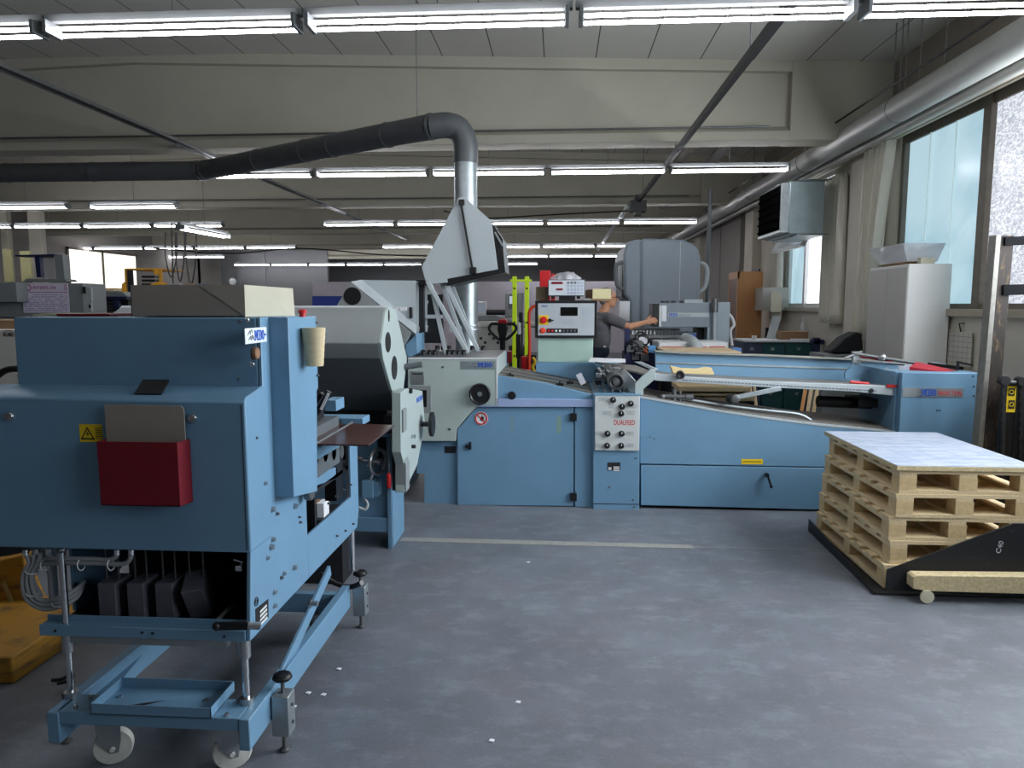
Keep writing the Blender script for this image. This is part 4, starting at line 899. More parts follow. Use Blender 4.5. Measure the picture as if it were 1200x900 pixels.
fp('lavender_ledge', [(583, 467), (696, 468.5), (696, 477), (560, 477), (563, 475), (583, 475)], YM-.03, .5, LAV)
fp('side_rail', [(583, 440), (640, 449), (697, 463), (697, 469), (583, 468)], YM, .03, BLUE)
c = PY(600, 463, YM); obj('rail_knob', MB().lathe(c, (0, -1, 0), [(.012, 0), (.012, .015), (.033, .015), (.035, .03), (.03, .036), (.01, .036)], 24), BLACK, MM)
# conveyor deck with stripes
A, B = PY(583, 440, YM), PY(697, 463, YM); A2, B2 = PY(583, 430, 6.95), PY(697, 447, 6.95)
z0d, z1d = A.z+.005, B.z+.005
for k in range(13):
    y0 = YM+.03+k*.07
    obj('conveyor_strip', MB().prism([(A.x, y0, z0d), (B.x+.3, y0, z1d-.05), (B.x+.3, y0+.05, z1d-.05), (A.x, y0+.05, z0d)], [(A.x, y0, z0d-.01), (B.x+.3, y0, z1d-.06), (B.x+.3, y0+.05, z1d-.06), (A.x, y0+.05, z0d-.01)]), [STEEL_D, BELT, STEEL_D, BLACK_M][k % 4], MM)
obj('conveyor_bed', MB().prism([(A.x, YM+.03, z0d-.012), (B.x+.3, YM+.03, z1d-.062), (B.x+.3, 6.95, z1d-.062), (A.x, 6.95, z0d-.012)], [(A.x, YM+.03, z0d-.05), (B.x+.3, YM+.03, z1d-.1), (B.x+.3, 6.95, z1d-.1), (A.x, 6.95, z0d-.05)]), GREY_D, MM)
obj('clear_guard', MB().beam(PY(678, 438, 6.15), PY(684, 450, 6.15), .004, .05), CLEAR, MM)
obj('blue_box', MB().fbox(560, 412, 593, 437, 6.97, .12), BLUE, MM, bevel=.004)
for px, py in [(598, 441), (656, 451), (668, 449)]:
    k = PY(px, py, 6.1); obj('side_stop', MB().box(k.x-.03, k.x+.03, 6.1, 6.14, k.z-.01, k.z+.015).cyl((k.x, 6.12, k.z), (k.x, 6.12, k.z+.03), .008, 8), BLACK, MM)
# roller head mechanism
c = PY(722, 447, YM+.1)
rh_ = obj('feed_roller', MB().lathe(c, (0, -1, 0), [(.07, -.2), (.078, 0), (.07, .02), (.06, .022), (.055, .0), (.03, .0), (.028, .02), (.012, .022)], 32), STEEL_D, MM)
obj('rubber_ring', MB().ring(c+Vector((0, -.01, 0)), (0, 1, 0), .055, .014, 28, 8), BLACK, rh_)
obj('roller_cover', MB().pry(fpoly([(730, 460), (728, 440), (736, 436), (745, 446), (747, 460)], YM+.15), YM+.15, YM+.5), ZINC, MM, bevel=.006)
for a, b in [((700, 431), (712, 444)), ((706, 428), (716, 440)), ((700, 440), (709, 434)), ((712, 436), (727, 434))]:
    obj('linkage_rod', MB().cyl(PY(a[0], a[1], YM+.3), PY(b[0], b[1], YM+.3), .018, 10), STEEL_D, MM)
for k in range(8):
    p = PY(700+random.random()*28, 428+random.random()*24, YM+.25+random.random()*.3); obj('linkage_block', MB().box(p.x-.025, p.x+.025, p.y, p.y+.05, p.z-.02, p.z+.02), [STEEL_D, BLACK_M, STEEL][k % 3], MM, bevel=.004)
obj('link_block', MB().fbox(713, 431, 727, 440, YM+.35, .12), STEEL, MM, bevel=.003)
for k in range(5): obj('spindle', MB().cyl(PY(700+k*9, 458, YM+.06), PY(700+k*9, 458, YM+.06)+Vector((0, .8, 0)), .012, 8), STEEL_D, MM)
# pillar with control panel
fp('pillar', [(695, 462), (750, 462), (749, 598), (695, 597)], YM-.05, .9, BLUE)
fp('pillar_gap', [(695, 590), (749, 590.6), (749, 591.4), (695, 590.8)], YM-.0515, .002, BLACK_M, bevel=0)
pn = fp('control_panel', [(697, 463), (750, 463.5), (749, 528.5), (697, 528)], YM-.07, .02, mat('pale_warm_panel', '#c3c8c6', .4, var=.02))
obj('panel_top', MB().fbox(696, 461.5, 751, 463.5, YM-.075, .03), BLUE, MM)
pm = MB()
for px, py in [(718.5, 468.5), (739, 472.8), (729, 476.3), (728, 484.5), (712, 508), (728.5, 508), (711.5, 522), (728, 522)]:
    c = PY(px, py, YM-.07)
    kb = obj('knob', MB().lathe(c, (0, -1, 0), [(.024, 0), (.025, .006), (.024, .02), (.018, .026), (.006, .026)], 20), BLACK, pn)
    obj('pointer', MB().box(c.x-.003, c.x+.003, c.y-.028, c.y-.026, c.z, c.z+.016), WHITE, kb)
for px, py, w_ in [(707, 468, 10), (716, 476, 5), (711, 484, 10), (739, 484, 8), (743, 476, 5), (702, 508, 8), (738, 508, 8), (702, 522, 8), (738, 522, 8)]:
    a, b = PY(px-w_/2, py-2, YM-.07), PY(px+w_/2, py+2, YM-.07)
    for (x0, x1, z0, z1) in [(a.x, b.x, a.z, a.z-.002), (a.x, b.x, b.z, b.z+.002), (a.x, a.x+.002, b.z, a.z), (b.x-.002, b.x, b.z, a.z)]: pm.box(x0, x1, YM-.0715, YM-.07, z0, z1)
    pm.box(a.x+.01, b.x-.015, YM-.0715, YM-.07, (a.z+b.z)/2-.002, (a.z+b.z)/2+.002)
obj('printed_scale', pm, TXT_G, pn)
a, b = PY(719.5, 498, YM-.07), PY(744, 492.3, YM-.07)
text('lettering', 'DUALFEED', TXT_R, pn, a.x, b.x, a.z, b.z, YM-.07, bold=.02)
tp = fp('type_plate', [(712, 542), (727, 542), (727, 551), (712, 551)], YM-.053, .003, TXT_K, bevel=0)
m = MB()
for i in range(3): m.box(PY(719, 545, YM-.053).x, PY(726, 545, YM-.053).x, YM-.0545, YM-.053, PY(720, 545+2*i, YM).z, PY(720, 546.2+2*i, YM).z)
m.box(PY(713, 545, YM-.053).x, PY(716.5, 545, YM-.053).x, YM-.0545, YM-.053, PY(720, 549, YM).z, PY(720, 546, YM).z)
obj('print', m, WHITE, tp)
each('screw', [MB().lathe(PY(px, py, YM-.05), (0, -1, 0), [(.008, 0), (.008, .004), (.004, .004)], 10) for px, py in [(714, 571), (742, 586), (743, 594), (745, 537)]], STEEL_D, MM)
# right body
bx1 = 1053
fp('body_panel', [(750, 466), (790, 473), (850, 483.5), (900, 491), (960, 498.5), (bx1, 507), (bx1, 549), (750, 543.5)], YM-.01, .04, BLUE)
fp('panel_lip', [(750, 464.5), (790, 471.5), (850, 482), (900, 489.5), (960, 497), (bx1, 505.5), (bx1, 507.5), (960, 499), (900, 491.5), (850, 484), (790, 473.5), (750, 466.5)], YM-.014, .06, GREY_L, bevel=0)
dl = fp('lower_door', [(751, 545), (bx1, 550), (bx1, 600), (751, 592)], YM-.01, .03, BLUE)
fp('body_core', [(752, 480), (bx1, 512), (bx1, 592), (752, 588)], YM+.03, .82, BLUE_D, bevel=0)
fp('yellow_label', [(869, 538), (894, 538), (894, 544), (869, 544)], YM-.012, .003, YEL, bevel=0)
fp('print', [(871, 540.2), (892, 540.2), (892, 541.6), (871, 541.6)], YM-.013, .002, mat('amber_print', '#a88410', .6), bevel=0)
c = PY(898, 556, YM-.01)
obj('turn_handle', MB().cyl(c, c+Vector((0, -.04, 0)), .016, 14).beam(c+Vector((0, -.04, 0)), c+Vector((.03, -.05, -.09)), .022, .016).ball(c+Vector((.03, -.05, -.09)), .014, 10, 6), BLACK, dl)
each('screw', [MB().lathe(PY(px, py, YM-.01), (0, -1, 0), [(.006, 0), (.006, .003), (.003, .003)], 8) for px, py in [(752, 512), (762, 512), (767, 514), (989, 548)]], STEEL, MM)
# feet and floor wheel
for px in (506, 545, 728, 1040): 
    p = PY(px, 594, YM+.12); obj('foot', MB().lathe((p.x, YM+.12, 0), (0, 0, 1), [(.035, 0), (.035, .012), (.012, .02), (.012, .08)], 14), STEEL_D, MM)
c = PY(776, 580, YM+.25); obj('cable_coil', MB().ring((c.x, YM+.25, .13), (0, 1, .1), .12, .010, 32, 8), BLACK_M, MM)
# lower belt table between body and upper rail
def deck(name, pts, Yn, Yf_, lift, m_, th=.015, parent=MM):
    fr = [PY(px, py, Yn) for px, py in pts]; bk = [Vector((v.x, Yf_, v.z+lift)) for v in fr]
    for i in range(len(fr)-1):
        pass
    mb = MB(); n = len(fr)
    vs = fr+bk; mb.v = [tuple(v) for v in vs]+[(v.x, v.y, v.z-th) for v in vs]
    for i in range(n-1):
        mb.f += [(i, i+1, n+i+1, n+i), (2*n+i+1, 2*n+i, 3*n+i, 3*n+i+1), (i+1, i, 2*n+i, 2*n+i+1), (n+i, n+i+1, 3*n+i+1, 3*n+i)]
    mb.f += [(0, n, 3*n, 2*n), (n-1, 2*n-1+2*n, 4*n-1, 2*n-1)] if False else [(0, n, 3*n, 2*n), (n-1, 3*n-1, 4*n-1, 2*n-1)]
    return obj(name, mb, m_, parent)
deck('lower_belt_table', [(750, 463), (790, 470), (850, 480), (900, 487), (960, 495), (1048, 503)], YM+.04, 6.75, 0.0, BELT)
for k in range(5):
    deck('belt', [(752, 461.5), (790, 468.5), (850, 478.5), (900, 485.5), (960, 493.5), (1048, 501.5)], YM+.10+.13*k, YM+.15+.13*k, 0, mat('dark_belt', '#4c4a48', .6) if k % 2 else BELT)
obj('curved_guide', MB().tube(smooth_path([PY(800, 467, 6.1), PY(850, 475, 6.1), PY(900, 481, 6.1), PY(935, 485, 6.1), PY(950, 492, 6.1)], 6), .013, 10), ZINC, MM)
m = MB().cyl(PY(776, 464, 6.1), PY(806, 465, 6.1), .022, 14).cyl(PY(803, 465, 6.1), PY(812, 465, 6.1), .03, 16).cyl(PY(790, 455, 6.1), PY(790, 474, 6.1), .02, 12).ball(PY(776, 465, 6.1), .03, 12, 8).cyl(PY(797, 458, 6.1), PY(797, 472, 6.1), .012, 10)
obj('adjusting_spindle', m, STEEL_D, MM)
# upper gripper rail
fp('arm_bracket', [(744, 463), (744, 449), (762, 433), (768, 433), (768, 444), (754, 456), (754, 463)], YM+.0, .03, MINT)
ur = fp('upper_rail', [(767, 437), (797, 441), (900, 447), (1000, 450.5), (1055, 453), (1055, 464.5), (1000, 459), (900, 454), (797, 448), (767, 446)], YM+.02, .05, GREY_L)
m = MB()
for i in range(56):
    px = 800+i*4.1; m.box(PY(px, 450, YM).x, PY(px+(2.6 if i % 5 else 3.3), 450, YM).x, YM+.017, YM+.02, PY(px, 446.2+.056*(px-800), YM).z, PY(px, 445+.056*(px-800), YM).z)
obj('scale_print', m, TXT_G, ur)
c = PY(797, 439, YM-.0); obj('rail_wheel', MB().lathe(c+Vector((0, .02, 0)), (0, -1, 0), [(.032, 0), (.034, .01), (.034, .05), (.026, .055), (.008, .05)], 24), BLACK, ur)
c = PY(1022, 458, YM); obj('rail_end_screw', MB().lathe(c+Vector((0, .02, 0)), (0, -1, 0), [(.018, 0), (.018, .01), (.008, .012)], 16), BLACK, ur)
deck('upper_table', [(767, 436.5), (797, 440.5), (900, 446.5), (1000, 450), (1052, 452.5)], YM+.05, 6.85, -.042, mat('worn_tin_table', '#8c8780', .4, metal=.4, var=.2, scale=5, stretch=(1, 5, 1)))
fp('far_rail', [(768, 412), (800, 414), (900, 417), (1053, 424), (1053, 449), (900, 443), (768, 437)], 6.85, .04, BLUE)
deck('far_rail_cap', [(768, 411), (800, 413), (900, 416), (1053, 423)], 6.80, 6.93, .0, mat('worn_cap', '#9a9a92', .4, metal=.3, var=.2, scale=8), .012)
fp('rail_bead', [(768, 424), (1053, 433), (1053, 435), (768, 425.5)], 6.84, .012, ZINC, bevel=0)
fp('near_bar', [(743, 424), (752, 424), (772, 433), (766, 435)], YM+.06, .03, ZINC)
# swing arm with two wheels
obj('swing_arm', MB().beam(PY(861, 466, 6.0), PY(915, 455, 6.02), .02, .04), ZINC, MM, bevel=.004)
for px, yy, mm in [(855, 6.06, RUBBER), (861, 5.99, STEEL_D)]:
    obj('arm_wheel', MB().lathe(PY(px, 467, yy), (0, -1, 0), [(.028, 0), (.036, .004), (.036, .03), (.026, .034), (.008, .034)], 24), mm, MM)
obj('feed_deck', MB().prism([PY(697, 424, 6.95), PY(745, 428, 6.95), PY(766, 436, 6.3), PY(752, 437, 6.3)], [v+Vector((0, 0, -.015)) for v in (PY(697, 424, 6.95), PY(745, 428, 6.95), PY(766, 436, 6.3), PY(752, 437, 6.3))]), BELT, MM)
# right end box
bx = [PY(1055, 480, YM-.06).x, PY(1147, 480, YM-.06).x]
zt4 = PY(1100, 437, YM-.06).z
eb = obj('end_box', MB().box(bx[0], bx[1], YM-.06, 6.2, 0.04, zt4).box(bx[0]-.02, bx[0], YM-.0, 6.7, .04, zt4), BLUE, MM, bevel=.005)
bd = obj('badge', MB().fbox(1058, 454.5, 1129, 465.5, YM-.064, .004), ZINC, MM)
a, b = PY(1079, 464, YM-.064), PY(1097.5, 456.2, YM-.064)
mbo(bd, a.x, b.x, a.z, b.z, YM-.064, '-Y', TXT_B)
a, b = PY(1099.5, 463.5, YM-.064), PY(1126.5, 458.5, YM-.064)
text('lettering', 'PERFECTION', TXT_R, bd, a.x, b.x, a.z, b.z, YM-.064, bold=.012)
m = MB()
for i in range(3): m.box(PY(1071+2.4*i, 459, YM).x, PY(1072.8+2.4*i, 459, YM).x, YM-.066, YM-.064, PY(1074, 464, YM).z, PY(1074, 462.3, YM).z)
for i in range(2): m.box(PY(1073+2.4*i, 459, YM).x, PY(1074.8+2.4*i, 459, YM).x, YM-.066, YM-.064, PY(1074, 459, YM).z, PY(1074, 457.5, YM).z)
obj('emblem', m, TXT_G, bd)
each('screw', [MB().lathe(PY(px, py, YM-.06), (0, -1, 0), [(.007, 0), (.007, .003), (.003, .003)], 8) for px, py in [(1140, 441), (1141, 453), (1141, 464), (1098, 481), (1101, 481)]], BLACK_M, MM)
obj('red_slide', MB().prism([PY(1066, 430, 6.15), PY(1074, 424, 6.3), PY(1134, 437, 6.1), PY(1120, 438, 6.02)], [v+Vector((0, 0, -.03)) for v in (PY(1066, 430, 6.15), PY(1074, 424, 6.3), PY(1134, 437, 6.1), PY(1120, 438, 6.02))]), mat('crimson_slide', '#a3202f', .5), MM)
each('linkage_rod', [MB().cyl(PY(1000, 414, 6.5), PY(1076, 426, 6.3), .014, 12).ball(PY(1034, 419, 6.4), .035, 14, 8), MB().cyl(PY(1004, 422, 6.45), PY(1060, 427, 6.3), .012, 12), MB().cyl(PY(990, 420, 6.5), PY(1010, 412, 6.5), .012, 10)], STEEL, MM)
obj('red_rod', MB().cyl(PY(1003, 417, 6.52), PY(1046, 424, 6.38), .008, 8).cyl(PY(996, 447.5, 6.1), PY(1018, 449.5, 6.1), .012, 8).fbox(1040, 451, 1053, 454, 6.0, .03), RED_B, MM)
obj('link_bracket', MB().fbox(1000, 412, 1010, 427, 6.5, .05), ZINC, MM, bevel=.003)
obj('scissor_link', MB().beam(PY(1038, 432, 6.2), PY(1052, 443, 6.2), .01, .03).beam(PY(1040, 443, 6.2), PY(1052, 434, 6.2), .01, .03), ZINC, MM)
fp('inner_blue_gusset', [(990, 437), (1002, 424), (1035, 440), (1035, 446), (990, 444)], 6.5, .03, BLUE)
obj('black_latch', MB().cyl(PY(1121, 434, 6.1), PY(1123, 425, 6.1), .012, 10).beam(PY(1121, 424, 6.1), PY(1140, 428, 6.1), .012, .018), BLACK, MM)
obj('dark_rollers', MB().cyl((PY(960, 480, 6.4).x, 6.45, .86), (PY(1050, 480, 6.4).x, 6.45, .84), .05, 14).box(PY(1000, 480, 6.4).x, PY(1045, 480, 6.4).x, 6.3, 6.6, .83, .9), BLACK_M, MM)
# ---- control console
Yc = 6.98
CC = thing('control_console', 'light green control console with dark framed panel behind the feeder', 'console', (PY(660, 420, Yc).x, 7.2, 0))
obj('pedestal', MB().fbox(630, 389, 695, 424.5, Yc, .35), mat('mint_enamel', '#9fb9ae', .45), CC, bevel=.006)
a, b = PY(628, 424, Yc), PY(725, 424, Yc)
obj('blue_base', MB().box(a.x, PY(697, 424, Yc).x, Yc-.01, Yc+.5, .0, PY(660, 424.5, Yc).z).box(PY(690, 424, Yc).x, b.x, Yc+.02, Yc+.5, 0, PY(700, 425, Yc).z), BLUE, CC, bevel=.005)
fr = obj('panel_frame', MB().fbox(627, 352, 700, 396, Yc-.04, .2), BLACK, CC, bevel=.005)
fc = obj('panel_face', MB().fbox(630.5, 355.5, 696.5, 393, Yc-.045, .01), mat('panel_grey', '#adb3b8', .4, var=.02), CC)
obj('display', MB().fbox(657, 360, 677, 370, Yc-.05, .006), SCREEN, fc)
m = MB()
for i in range(4):
    for j in range(4): 
        p = PY(683.5+i*3.4, 361.5+j*3.0, Yc-.047); m.box(p.x-.009, p.x+.009, Yc-.048, Yc-.045, p.z-.008, p.z+.008)
for i in range(3):
    for j in range(3):
        p = PY(658+i*3, 374+j*2.4, Yc-.047); m.box(p.x-.009, p.x+.009, Yc-.048, Yc-.045, p.z-.006, p.z+.006)
        p = PY(667.5+i*3, 374+j*2.4, Yc-.047); m.box(p.x-.009, p.x+.009, Yc-.048, Yc-.045, p.z-.006, p.z+.006)
        p = PY(684+i*4, 374+j*2.4, Yc-.047); m.box(p.x-.009, p.x+.009, Yc-.048, Yc-.045, p.z-.006, p.z+.006)
obj('keypad', m, mat('key_grey', '#aab2bb', .5), fc)
k = PY(637, 375, Yc-.045)
ms = obj('main_switch', MB().box(k.x-.045, k.x+.045, Yc-.05, Yc-.045, k.z-.045, k.z+.045), YEL, fc)
obj('red_dial', MB().lathe((k.x, Yc-.05, k.z), (0, -1, 0), [(.033, 0), (.033, .012), (.02, .012), (.02, .03), (.008, .03)], 20), RED_B, ms)
k = PY(636, 387.5, Yc-.045)
obj('stop_button', MB().lathe((k.x, Yc-.045, k.z), (0, -1, 0), [(.028, 0), (.028, .004), (.018, .004), (.018, .02), (.006, .022)], 20), mat('orange_red_button', '#d5452c', .5), fc)
k = PY(644.5, 375.5, Yc-.045); obj('key_switch', MB().lathe((k.x, Yc-.045, k.z), (0, -1, 0), [(.018, 0), (.018, .015), (.006, .016)], 14).box(k.x, k.x+.035, Yc-.06, Yc-.05, k.z-.005, k.z+.005), BLACK, fc)
m = MB().fbox(640.5, 385, 677, 390, Yc-.05, .006)
bs = obj('button_strip', m, BLACK, fc)
for i in range(8):
    k = PY(643+i*4.4, 387.6, Yc-.05); obj('button', MB().cyl((k.x, Yc-.05, k.z), (k.x, Yc-.056, k.z), .011, 12), [RED_B, TXT_R, WHITE, WHITE, GREY_D, GREY_D, GREY_D, GREY_D][i], bs)
a, b = PY(634.5, 360, Yc-.045), PY(641.5, 357.6, Yc-.045)
mbo(fc, a.x, b.x, a.z, b.z, Yc-.045, '-Y', mat('blue_grey_letter', '#4d6c9c', .6))
# ---- hooded raised cover with struts
Yh = 6.25
RHd = thing('raised_sound_hood', 'large grey sound hood tipped open on struts in front of the vertical duct', 'hood', (PY(545, 420, Yh).x, 6.5, 1.25))
pl_ = fpoly([(537, 231.5), (544, 230.5), (576, 259.5), (583.5, 315.5), (499, 331.5), (494, 313)], Yh)
obj('side_panel', MB().pry(pl_, Yh, Yh+.03), GREY_L, RHd, bevel=.003)
dk = fpoly([(538, 233), (544, 232), (576, 260), (589, 281), (592, 319), (525, 334), (500, 330)], Yh+.03)
obj('hood_shell', MB().pry(dk, Yh+.03, Yh+.55), GREY_D, RHd, bevel=.004)
obj('rubber_frame', MB().pry(fpoly([(575, 258), (589, 280), (592, 319), (524, 335), (521, 327), (583, 315)], Yh+.0), Yh+.005, Yh+.05), BLACK, RHd, bevel=.003)
obj('window_strip', MB().beam(PY(580, 272, Yh-.004), PY(589, 288, Yh-.004), .008, .015), ZINC, RHd)
obj('closing_bar', MB().beam(PY(540, 237, Yh-.02), PY(554, 317, Yh-.02), .018, .022, (0, -1, 0)).fbox(537.5, 233.5, 544, 240, Yh-.04, .04).fbox(550, 313, 558, 321, Yh-.04, .04), BLACK, RHd, bevel=.003)
ends = [((501, 330), (548, 414), 6.22), ((505, 333), (523, 416), 6.25), ((522, 331), (560, 410), 6.3), ((518, 333), (549, 415), 6.7), ((528, 330), (561, 414), 6.75), ((500, 352), (494, 372), 6.75)]
for a, b, yy in ends:
    obj('strut', MB().beam(PY(a[0], a[1], yy), PY(b[0], b[1], yy), .03, .035), GREY_L, RHd, bevel=.003)
each('strut_tie', [MB().beam(PY(527, 387, 6.3), PY(541, 385, 6.3), .02, .045), MB().beam(PY(500, 331, 6.24), PY(524, 329, 6.24), .03, .03), MB().beam(PY(494, 371, 6.7), PY(519, 371, 6.7), .02, .035)], GREY_L, RHd)
# ---- things on the console
t = thing('counter_unit', 'small grey counter with red displays and keypad on top of the console', 'device', (PY(664, 350, 7).x, 7.1, PY(660, 352, 7).z))
obj('housing', MB().fbox(642, 327.5, 685.5, 347, 6.99, .3), GREY_D, t, bevel=.006)
f_ = obj('front_plate', MB().fbox(643, 328.5, 684.5, 346, 6.982, .01), mat('counter_face', '#c9ced4', .4, var=.02), t)
obj('led_display', MB().fbox(646.5, 330.3, 659.5, 332.8, 6.977, .005).fbox(652, 338, 659.5, 340.2, 6.977, .005), LEDR, f_)
m, m2 = MB(), MB()
for i in range(5):
    for j in range(4):
        (m2 if j == 0 and i < 3 else m).fbox(664.5+i*4, 330+j*4, 667.3+i*4, 332.6+j*4, 6.978, .005)
obj('keypad', m, mat('pale_key', '#a9b3c4', .5), f_); obj('keypad_dark', m2, TXT_G, f_)
obj('foot', MB().fbox(655, 347, 674, 352, 7.0, .2).fbox(646, 347, 650, 350, 7.0, .1).fbox(676, 347, 680, 350, 7.0, .1), BLACK, t)
m = MB(); c = PY(664, 328, 7.1)
m.ball((c.x, 7.14, c.z-.01), 1, 24, 14, (.15, .11, .085))
o = one('plastic_bag', m, CLEAR, 'crumpled translucent plastic bag lying on top of the counter unit', 'bag')
tx = bpy.data.textures.new('crumple', 'CLOUDS'); tx.noise_scale = .05
sb_ = o.modifiers.new('s', 'SUBSURF'); sb_.levels = 1; sb_.render_levels = 1
d_ = o.modifiers.new('d', 'DISPLACE'); d_.texture = tx; d_.strength = .05; d_.texture_coords = 'GLOBAL'
CLEAR.node_tree.nodes['Principled BSDF'].inputs['Alpha'].default_value = .45
t = thing('carton', 'cream carton on the console top in front of the man', 'box', (PY(700, 352, 7.1).x, 7.1, PY(700, 352, 7).z))
zc_ = PY(700, 351.5, 7.0).z
obj('front_side', MB().fbox(694.5, 338.5, 716, 350, 7.12, .012), mat('cream_card', '#cfc69a', .8), t)
a = PY(687, 340, 7.35); b = PY(695, 339, 7.12)
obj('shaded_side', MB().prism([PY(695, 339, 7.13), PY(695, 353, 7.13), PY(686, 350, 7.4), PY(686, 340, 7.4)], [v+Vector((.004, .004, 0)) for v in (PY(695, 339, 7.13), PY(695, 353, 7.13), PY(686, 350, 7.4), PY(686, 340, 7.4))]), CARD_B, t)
obj('base', MB().fbox(690, 350, 716, 352.5, 7.12, .2), CARD_B, t)
one('carton', MB().fbox(628, 336, 643, 351.5, 7.08, .2), mat('dull_card', '#6e5f4d', .85), 'small dull brown carton at the left end of the console top', 'box', bevel=.003)
one('red_canister', MB().gbox(632.5, 317, 645, 7.6, .12).gbox(646, 321, 651, 7.62, .08), RED_B, 'narrow red canister behind the console, drawn down to the floor', 'cabinet', bevel=.006)  # red canister, its box carried down to the floor
one('paper_sheet', MB().prism([PY(692, 419.5, 6.9), PY(733, 421, 6.9), PY(733, 425, 6.6), PY(690, 424, 6.6)], [v+Vector((0, 0, .004)) for v in (PY(692, 419.5, 6.9), PY(733, 421, 6.9), PY(733, 425, 6.6), PY(690, 424, 6.6))]), PAPER, 'white paper sheets lying right of the console pedestal', 'paper')
one('tool_scrap', MB().fbox(683, 349.5, 692, 352, 6.98, .06), GREY_M, 'small grey tool beside the counter unit on the console', 'tool')
# wooden offcut on the upper table
pz = PY(815, 438, 6.3)
one('wooden_offcut', MB().pry(fpoly([(785.5, 429), (800, 432), (818, 432.5), (828, 430.5), (834, 431.5), (837, 438), (836, 439.5), (789, 437.5)], 6.13), 6.13, 6.2), mat('pale_offcut', '#d8c290', .7, var=.05), 'pale carved wooden offcut lying on the tin table of the feeder', 'offcut', bevel=.004)
# boards stacked behind the feeder (seen through it)
for i, (x0, x1, y0, y1) in enumerate([(796, 880, 453.5, 459), (800, 878, 460.5, 464), (826, 884, 465, 470)]):
    one('wooden_board', MB().fbox(x0, y0, x1, y1, 7.3+.02*i, .5), WOOD, ['top', 'middle', 'lowest'][i]+' raw wooden board seen through the gap of the feeder', 'board', 'boards behind the feeder', bevel=.003)
one('support_trestle', MB().gbox(800, 470, 884, 7.35, .35), BLACK_M, 'dark trestle under the raw boards behind the feeder', 'trestle')
for i, (a, b) in enumerate([((879, 452), (887, 492)), ((884, 452), (890, 492))]):
    one('leaning_board', MB().beam(PY(a[0], a[1], 7.95), Vector((PY(b[0]-4, 512, 7.95).x+.05*i, 7.9, .02)), .04, .02), WOOD, 'narrow raw board standing %s the feeder gap' % ['left of the pair in', 'right of the pair in'][i], 'board')
for i, px in enumerate((943, 950, 957)):
    one('leaning_board', MB().beam(PY(px+2, 450, 8.0), Vector((PY(px-20, 500, 7.8).x, 7.6, .02)), .035, .02), WOOD if i else BEECH, ['leftmost', 'middle', 'rightmost'][i]+' of three slanting boards leaning behind the feeder near its end box', 'board')

# ================================================================== PALLETS
def pallet_proto():
    t = bpy.data.objects.new('pallet', None); C.objects.link(t)
    W, D = .78, 1.14
    rnd = random.Random(3)
    for i in range(3):
        x = [.05, W/2, W-.05][i]
        obj('bottom_board', MB().box(x-.05, x+.05, 0, D, 0, .022), WOOD, t, bevel=.0015)
        obj('stringer', MB().box(x-.05, x+.05, 0, D, .1, .12), WOOD, t, bevel=.0015)
    for y in (0, D-.1):
        for a, b in ((.1, W/2-.05), (W/2+.05, W-.1)): obj('bottom_cross_board', MB().box(a, b, y, y+.1, 0, .022), WOOD, t, bevel=.001)
    for i in range(3):
        for j in range(3):
            x = [.05, W/2, W-.05][i]; y = [.05, D/2, D-.05][j]
            obj('block', MB().box(x-.05, x+.05 if i != 1 else x+.055, y-.05, y+.05, .022, .1), WOOD2, t, bevel=.002)
    for i in range(7):
        y = .0+(D-.1)*i/6; obj('top_board', MB().box(-.004, W+.004, y, y+.1+(.02 if i in (0, 6) else 0)*(1 if i == 0 else 0), .12, .142), WOOD, t, bevel=.0015)
    return t
pp = pallet_proto()
P0 = PZ(1052, 545, .76)
zlift = .018
offs = [(-.055, -.03, 0), (-.02, -.01, .8), (-.03, 0, -.6), (.0, -.01, .4), (.015, 0, -.3)]
desc = ['wooden pallet at the bottom of the stack, resting on the black steel lifter', 'second wooden pallet from the bottom of the stack', 'middle wooden pallet of the stack of five', 'second wooden pallet from the top of the stack', 'topmost wooden pallet of the stack, under the printed board']
for k in range(5):
    o = pp if k == 0 else copy_tree(pp)
    o.location = (P0.x+offs[k][0], P0.y+offs[k][1], zlift+k*.1425); o.rotation_euler.z = R(offs[k][2])
    tag(o, desc[k], 'pallet', 'stack of wooden pallets')
zt5 = zlift+5*.1425
bb = obj('cover_board', MB().box(P0.x-.01, P0.x+.80, P0.y-.015, P0.y+1.16, zt5, zt5+.026), OSB, bevel=.001)
tag(bb, 'chipboard sheet with pale blue printed top lying on the pallet stack', 'board')
PRT = mat('printed_blue_white_sheet', '#8d98ab', .6, var=.05, scale=7, col2='#a5abb6', th=.5, stretch=(1, 4, 1), spec=.25)
grid_lines(PRT, 0, .17, .004, '#7c8aa2', .05); grid_lines(PRT, 1, .12, .006, '#808ea6', .02)
obj('printed_sheet', MB().box(P0.x-.008, P0.x+.798, P0.y-.012, P0.y+1.157, zt5+.0262, zt5+.029), PRT, bb)
